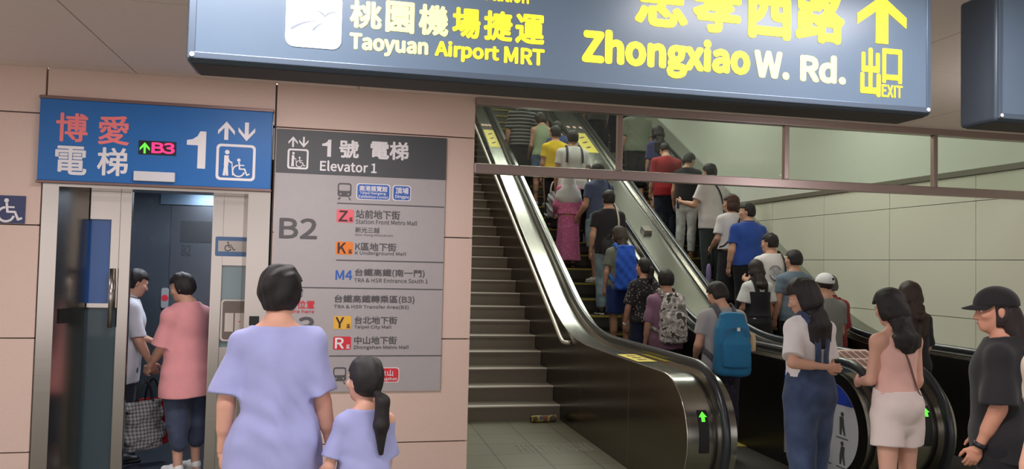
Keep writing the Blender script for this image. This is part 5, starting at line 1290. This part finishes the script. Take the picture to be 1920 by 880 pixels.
# --- the escalator beside the stairs, from the bottom up
I = person('man in grey tee with big blue backpack, foot of left escalator', (3.28, 6.27, 0.008), 1.52, .05, 'm', hpitch=.45, hyaw=-.45, h=.008, seed=12, wide=1.03, armL=((.22, -.02, -1), (-.2, .75, -.5)), armR=((.2, .0, -1), (-.1, .6, -.6)), stance=.1,
           top=dict(m=cloth('grey_tee', (158, 156, 158)), hem=.86, sleeve=.62, ease=.024), bottom=dict(m=cloth('dark_print', (44, 42, 54), 'floral', (84, 70, 84), 40), length=.13, ease=.02), hair=dict(kind='short', puff=.016), shoe=BLK)
bpm = cloth('teal_nylon', (34, 112, 156), rough=.6)
backpack(I, 'large teal blue hiking backpack on the man in the grey tee', bpm, cloth('strap_grey', (84, 86, 94)), z=1.14, hgt=.46, wid=.35, dep=.18, accent=mat('bag_tag', (214, 214, 206), 0.5), bottle=mat('cup_print', (206, 178, 140), 0.5))
def rider(label, X, k, H, **kw):
    kw.setdefault('h', .010); return person(label, on_step(X, k, kw.pop('dy', .17)), H, **kw)
I = rider('person in a dusty purple shirt with a light camouflage backpack', 3.53, 0, 1.60, sex='m', wide=.98, seed=13, hyaw=.15, h=.009, armL=HANG, armR=HANG, top=dict(m=cloth('dusty_purple', (138, 104, 128)), hem=.8, sleeve=.95, ease=.035), bottom=dict(m=cloth('black_cloth', DK), length=.1, ease=.02), hair=dict(kind='short', puff=.018), shoe=BLK)
backpack(I, 'black and white camouflage backpack on the person in purple', cloth('camo', (206, 200, 198), 'camo', (160, 154, 154), 14), cloth('strap_pale', (190, 184, 182), 'camo', (110, 104, 104), 30), z=1.18, hgt=.46, wid=.31, dep=.15)
I = rider('woman in a black floral blouse with hair tied back and a wrist watch', 3.42, 1, 1.53, sex='f', seed=14, hyaw=-.5, h=.009, armL=((.25, -.02, -1), (.05, .35, -1)), top=dict(m=cloth('black_floral', (40, 38, 42), 'floral', (150, 140, 146), 34), hem=.9, sleeve=.9, ease=.03, slflare=.03), bottom=dict(m=cloth('navy_skirt', (40, 46, 72)), kind='skirt', length=.4, hemr=.2), hair=dict(kind='tail', tail=.26), shoe=BLK)
mb = MB(); w0 = I['arms'][-1][3]; f0 = I['arms'][-1][1]; mb.tube([w0-f0*.012, w0+f0*.01], .027, 14); mb.build('wrist_watch', mat('watch_white', (214, 210, 206), 0.3), I['root'])
I = rider('long-haired woman in an olive tee and navy shorts carrying a bright blue backpack', 3.38, 3, 1.52, sex='f', seed=15, hyaw=-.4, hpitch=.2, armL=HANG, armR=HANG, top=dict(m=cloth('olive_tee', (112, 116, 104)), hem=.84, sleeve=.7), bottom=dict(m=cloth('navy_shorts', (38, 56, 116)), kind='shorts', length=.52, ease=.03), hair=dict(kind='long', length=.26, puff=.02, m=hairm((58, 46, 42))), shoe=WHT)
backpack(I, 'bright blue drawstring backpack on the long-haired woman', cloth('royal_nylon', (36, 84, 190), rough=.55), cloth('strap_blue', (60, 110, 200)), z=1.16, hgt=.5, wid=.3, dep=.14, pocket=False)
I = rider('man in a black tee and pale blue jeans with white-soled black shoes', 3.46, 5, 1.63, sex='m', seed=16, wide=1.02, armL=HANG, armR=FWD, top=dict(m=cloth('black_tee', (42, 40, 44)), hem=.84, sleeve=.6), bottom=dict(m=cloth('pale_jeans', (136, 156, 170), 'denim'), length=.1, ease=.02), hair=dict(kind='short'), shoe=BLW)
strap(I, [(.1, .06, 1.44), (.09, -.02, 1.475), (.1, -.1, 1.38), (.12, -.14, 1.25), (.13, -.14, 1.12)], .03, mat('strap_ivory', (206, 196, 180), 0.6), None, 'bag_strap', .006)
b = tote('small dark sling bag at the back of the man in the black tee', (3.40, on_step(0, 5)[1]-.25, 1.0+.83), .2, .17, .08, cloth('sling_dark', (50, 50, 52)), BLACK, 0, 'sling_bag', seed=3, drop=.05)
I = rider('man in a slate blue tee and denim shorts with white sneakers', 3.56, 7, 1.69, sex='m', seed=17, wide=1.03, hpitch=.25, head=-.35, hyaw=.1, armL=((.16, .1, -1), (.0, .7, -.6)), armR=CARRY, top=dict(m=cloth('slate_tee', (84, 94, 126)), hem=.82, sleeve=.62), bottom=dict(m=cloth('light_denim', (128, 156, 174), 'denim'), kind='shorts', length=.5, ease=.03), hair=dict(kind='short'), shoe=WHT, stance=.1, legL=(-.04, 0))
strap(I, [(.09, .08, 1.42), (.085, .0, 1.475), (.1, -.08, 1.4), (.125, -.13, 1.25), (.14, -.12, 1.08)], .03, mat('strap_black', (36, 36, 42), 0.6), None, 'bag_strap', .006)
I = rider('person in a white headscarf and ankle-length pink floral dress', 3.2, 8, 1.42, sex='f', seed=18, hpitch=.1, armL=CARRY, armR=HANG, dy=.13, top=dict(m=cloth('pink_floral', (216, 116, 166), 'floral', (238, 178, 204), 30), hem=.92, sleeve=1.9, ease=.03, slflare=.02, name='dress_bodice'), bottom=dict(m=cloth('pink_floral', (216, 116, 166)), kind='dress_skirt', length=.13, hemr=.235, name='dress_skirt', waist=.98, ripple=(.05, 8, .3)), hair=dict(kind='bob', puff=.02, m=cloth('white_scarf', (212, 214, 216))), shoe=BLK)
V_, Q_ = surface([loft(I['NB']-I['sp']*.2+V3(0, -.01, 0), I['C']-V3(0, .01, .02), [(0, .235*I['W'], .14*I['W']), (.3, .215*I['W'], .13*I['W']), (.6, .12, .1), (1, .09, .1)], (1, 0, 0), .03)], .009, cut=[lambda x, y, z: np.minimum(y-.07*I['s'], z-I['C'][2]+.1)+0*x])
mesh_np('headscarf', V_, Q_, cloth('white_scarf', (212, 214, 216)), I['root'])
I = rider('man in a white tee with dark backpack straps and black shorts', 3.47, 10, 1.71, sex='m', seed=19, wide=1.1, armL=HANG, armR=HANG, top=dict(m=cloth('white_tee', (222, 216, 218)), hem=.8, sleeve=.66, ease=.035, flare=.02), bottom=dict(m=cloth('black_cloth', DK), kind='shorts', length=.48, ease=.03), hair=dict(kind='short'), shoe=WHT)
for sd in (1, -1): strap(I, [(sd*.12, -.12, 1.2), (sd*.11, -.1, 1.36), (sd*.1, -.01, 1.47), (sd*.1, .09, 1.4), (sd*.12, .14, 1.2)], .035, mat('strap_black', (36, 36, 42), 0.6), None, 'shoulder_strap', .006)
p = hand_pos(I, -1)
tote('white plastic carrier bag hanging beside the yellow tee on the left escalator', (3.19, p.y-.02, 2.43), .24, .34, .13, cloth('plastic_white', (196, 200, 204), rough=.4), WHITE, .3, 'plastic_bag', seed=12, soft=.012)
rider('person in a yellow tee behind the man in white on the left escalator', 3.29, 11, 1.63, sex='m', seed=20, hyaw=-.3, top=dict(m=cloth('yellow_tee', (226, 190, 44)), hem=.84, sleeve=.65), bottom=dict(m=cloth('black_cloth', DK), length=.1), hair=dict(kind='short'), shoe=BLK)
rider('person in a navy blue top beyond the one in yellow', 3.44, 12, 1.58, sex='f', seed=21, hyaw=-.5, hpitch=.3, top=dict(m=cloth('navy_top', (62, 76, 124)), hem=.86, sleeve=.8), bottom=dict(m=cloth('dim_jeans', (60, 74, 104), 'denim'), length=.1), hair=dict(kind='short'), shoe=BLK)
rider('woman in a pale green sleeveless top and denim shorts, head bowed', 3.24, 13, 1.60, sex='f', seed=22, hyaw=-.3, hpitch=.6, armL=CARRY, top=dict(m=cloth('mint_top', (160, 176, 146)), hem=.9, sleeve=0, ease=.012), bottom=dict(m=cloth('mid_denim', (82, 106, 142), 'denim'), kind='shorts', length=.55, waist=.93), hair=dict(kind='bob', m=hairm((52, 42, 38))), shoe=WHT)
rider('man in a dark grey tee near the top of the left escalator', 3.3, 15, 1.68, sex='m', seed=23, top=dict(m=cloth('dark_grey_tee', (96, 96, 100)), hem=.84, sleeve=.65), bottom=dict(m=cloth('black_cloth', DK), length=.1), hair=dict(kind='short'), shoe=BLK)
rider('man in a dark polo with pale stripes leaning at the left handrail', 2.98, 14, 1.72, sex='m', wide=1.08, seed=24, armL=HANG, top=dict(m=cloth('striped_polo', (52, 52, 60), 'stripes', (150, 150, 150), 5.2), hem=.84, sleeve=.85, ease=.03, collar=True), bottom=dict(m=cloth('black_cloth', DK), length=.1, ease=.02), hair=dict(kind='short'), shoe=BLK)

# --- the escalator by the tiled wall, from the bottom up
rider('man in a white cap and grey tee at the foot of the right escalator', 4.80, -3, 1.60, sex='m', seed=25, hyaw=.1, dy=.17, h=.008, armR=CARRY, top=dict(m=cloth('ash_tee', (128, 128, 126)), hem=.84, sleeve=.65), bottom=dict(m=cloth('black_cloth', DK), length=.1), hair=dict(kind='crop', puff=.003), shoe=BLK, hat=dict(m=cloth('white_cap', (218, 220, 222)), logo=BLACK))
I = rider('grey-haired man in a red checked shirt behind the white-capped man', 5.28, -1, 1.585, sex='m', seed=26, dy=.1, wide=1.05, armR=((.2, .1, -1), (.1, .9, -.2)), top=dict(m=cloth('red_check', (172, 52, 62), 'check', (104, 44, 52), 9), hem=.84, sleeve=1.0, ease=.03, collar=True), bottom=dict(m=cloth('black_cloth', DK), length=.1), hair=dict(kind='short', m=hairm((92, 88, 84))), shoe=BLK)
I = rider('woman in a black pinafore dress over a white puff-sleeved tee', 4.84, 1, 1.54, sex='f', seed=27, h=.009, hpitch=.25, armL=CARRY, armR=HANG, top=dict(m=cloth('puff_white', (206, 206, 206)), hem=.95, sleeve=.7, ease=.026, slflare=.04, slease=.04), bottom=dict(m=cloth('black_pinafore', (40, 40, 46)), kind='dress_skirt', length=.42, hemr=.22, name='pinafore_skirt', waist=1.02, ease=.045), hair=dict(kind='long', length=.14, puff=.02, m=hairm((48, 38, 36))), shoe=BLK)
pinafore(I, cloth('black_pinafore', (40, 40, 46)))
rider('short-haired person in slate tee between the printed white tee and white cap', 5.33, 1, 1.67, sex='m', seed=28, hyaw=-.35, top=dict(m=cloth('slate_grey_tee', (108, 124, 140)), hem=.84, sleeve=.65), bottom=dict(m=cloth('black_cloth', DK), length=.1), hair=dict(kind='short'), shoe=BLK)
I = rider('person in a white tee with a round grey print and a shoulder strap', 5.23, 2, 1.68, sex='m', seed=29, hyaw=-.6, hpitch=.1, armL=((.4, .15, -1), (-.2, .9, .1)), top=dict(m=cloth('white_tee', (222, 216, 218)), hem=.84, sleeve=.7, ease=.03), bottom=dict(m=cloth('black_cloth', DK), length=.1), hair=dict(kind='short'), shoe=BLK)
strap(I, [(.09, .08, 1.42), (.09, .0, 1.475), (.11, -.08, 1.4), (.14, -.12, 1.22), (.15, -.1, 1.05)], .035, mat('strap_black', (36, 36, 42), 0.6), None, 'bag_strap', .006)
PR = mat('tee_print_grey', (112, 112, 116), 0.7)
v, f = glyphs('30', 0); lo, hi = v.min(0), v.max(0)
def on_back(I, u, w_):
    return snap(I['top'], V3(u, -.2, w_)*1.0+V3(0, I['tor0'][1], 0), .009)
mb = MB(); zc_ = 1.24*I['s']
mb.add([on_back(I, -.035+.05*((x-lo[0])/(hi[0]-lo[0])*2-1), zc_-.02+.035*((y-lo[1])/(hi[1]-lo[1])*2-1)) for x, y in v], f); mb.build('tee_print', PR, I['root'], recalc=False)
mb = MB()
for r0, r1, a0, a1 in ((.085, .1, 20, 160), (.085, .1, 200, 340), (.066, .074, 30, 150)):
    P_ = [on_back(I, -.035+r*math.cos(math.radians(a)), zc_-.02+r*math.sin(math.radians(a))) for a in np.linspace(a0, a1, 18) for r in (r0, r1)]
    mb.add(P_, [(2*k, 2*k+1, 2*k+3, 2*k+2) for k in range(17)])
mb.build('tee_print', PR, I['root'], recalc=False)
I = rider('man in a royal blue polo and black trousers looking left', 5.30, 4, 1.71, sex='m', seed=30, wide=1.1, hyaw=-.95, armL=HANG, top=dict(m=cloth('royal_polo', (48, 78, 160)), hem=.88, sleeve=.7, ease=.028, collar=True), bottom=dict(m=cloth('black_cloth', DK), length=.1, ease=.02), hair=dict(kind='short'), shoe=BLK)
I = rider('woman with a brown bob in a white tee, black skirt and cross-body strap', 5.24, 5, 1.64, sex='f', seed=31, wide=1.08, hyaw=-.8, armL=((.2, .0, -1), (.0, .8, -.55)), top=dict(m=cloth('white_tee', (222, 216, 218)), hem=.94, sleeve=.75, ease=.03), bottom=dict(m=cloth('black_skirt', (38, 38, 44)), kind='skirt', length=.22, hemr=.24, waist=1.0), hair=dict(kind='bob', puff=.024, m=hairm((74, 50, 44))), shoe=BLK)
strap(I, [(.08, .08, 1.42), (.09, .0, 1.475), (.07, -.09, 1.4), (0, -.14, 1.25), (-.09, -.15, 1.1), (-.17, -.08, .98), (-.17, .05, .96)], .022, mat('strap_black', (36, 36, 42), 0.6), None, 'bag_strap', .006)
p = hand_pos(I, -1); um = empty('folded_umbrella', (p.x, p.y, p.z-.62), 0, 'folded lavender umbrella held by the woman with the brown bob', 'umbrella')
mb = MB(); mb.lathe([(.006, 0), (.008, .03), (.016, .06), (.03, .2), (.036, .42), (.028, .5), (.012, .53)], (0, 0, 0), 12); mb.build('canopy', cloth('umbrella_lavender', (150, 132, 186)), um)
mb = MB(); mb.tube([(0, 0, .5), (0, 0, .66)], .006, 8); mb.tube([(0, 0, .6), (0, 0, .68)], .012, 10); mb.build('umbrella_handle', BLACK, um)
I = rider('man in a white tee with a black shoulder strap holding a phone', 5.28, 7, 1.77, sex='m', seed=32, head=-.35, hpitch=.2, armL=((.3, .3, -1), (.1, 1, .25)), armR=CARRY, top=dict(m=cloth('white_tee', (222, 216, 218)), hem=.78, sleeve=.68, ease=.034), bottom=dict(m=cloth('charcoal_trousers', (62, 68, 70)), length=.1, ease=.024), hair=dict(kind='short'), shoe=BLK)
strap(I, [(-.08, .08, 1.42), (-.08, .0, 1.475), (-.05, -.09, 1.4), (.03, -.14, 1.27), (.12, -.13, 1.12), (.17, -.05, 1.0)], .026, mat('strap_black', (36, 36, 42), 0.6), None, 'bag_strap', .006)
p = hand_pos(I, -1); ph = empty('phone', (p.x, p.y, p.z+.02), .6, 'phone held up by the man in the white tee', 'phone')
mb = MB(); mb.box(-.037, -.005, -.05, .037, .004, .09, .004); mb.build('phone_body', mat('phone_white', (206, 208, 212), 0.3), ph)
mb = MB(); mb.box(-.033, -.0065, -.042, .033, -.0045, .082); mb.build('phone_screen', mat('phone_screen', (60, 70, 90), 0.15), ph)
rider('man in a black tee and white jeans turned to the phone', 5.22, 9, 1.62, sex='m', seed=33, head=.7, hyaw=.45, hpitch=.35, armL=HANG, armR=CARRY, top=dict(m=cloth('black_tee', (42, 40, 44)), hem=.86, sleeve=.6), bottom=dict(m=cloth('white_jeans', (206, 208, 208), 'denim'), length=.1), hair=dict(kind='short'), shoe=mat and dict(m=mat('shoe_tan', (120, 84, 64), 0.6)))
rider('man in a red tee and dark jeans', 5.02, 10, 1.63, sex='m', seed=34, wide=1.12, hpitch=.5, top=dict(m=cloth('red_tee', (164, 44, 50)), hem=.8, sleeve=.75, ease=.03), bottom=dict(m=cloth('dark_jeans', (44, 48, 66), 'denim'), length=.1, ease=.024), hair=dict(kind='crop'), shoe=BLK)
rider('bare-legged woman in a navy top with long loose dark hair', 5.18, 12, 1.60, sex='f', seed=35, hpitch=.2, top=dict(m=cloth('deep_navy_top', (58, 62, 108)), hem=.78, sleeve=.9, ease=.03), bottom=dict(m=cloth('black_cloth', DK), kind='shorts', length=.58, ease=.03), hair=dict(kind='long', length=.3, puff=.03, width=.11), shoe=BLK)
rider('man in a grey-green tee and black shorts, head hidden above the glass', 5.06, 14, 1.74, sex='m', wide=1.12, seed=36, top=dict(m=cloth('grey_green_tee', (132, 138, 124)), hem=.84, sleeve=.9, ease=.035), bottom=dict(m=cloth('black_cloth', DK), kind='shorts', length=.45, ease=.03), hair=dict(kind='short'), shoe=BLK)
rider('person in dark jeans and white sneakers high on the right escalator', 4.78, 18, 1.70, sex='m', seed=37, top=dict(m=cloth('dark_grey_tee', (96, 96, 100)), hem=.84, sleeve=.65), bottom=dict(m=cloth('dark_jeans', (44, 48, 66), 'denim'), length=.1), hair=dict(kind='short'), shoe=WHT)
rider('person in dark blue trousers and pale shoes highest on the right escalator', 5.16, 19, 1.72, sex='m', seed=38, top=dict(m=cloth('slate_tee', (84, 94, 126)), hem=.84, sleeve=.65), bottom=dict(m=cloth('blue_trousers', (50, 58, 92)), length=.1), hair=dict(kind='short'), shoe=WHT)
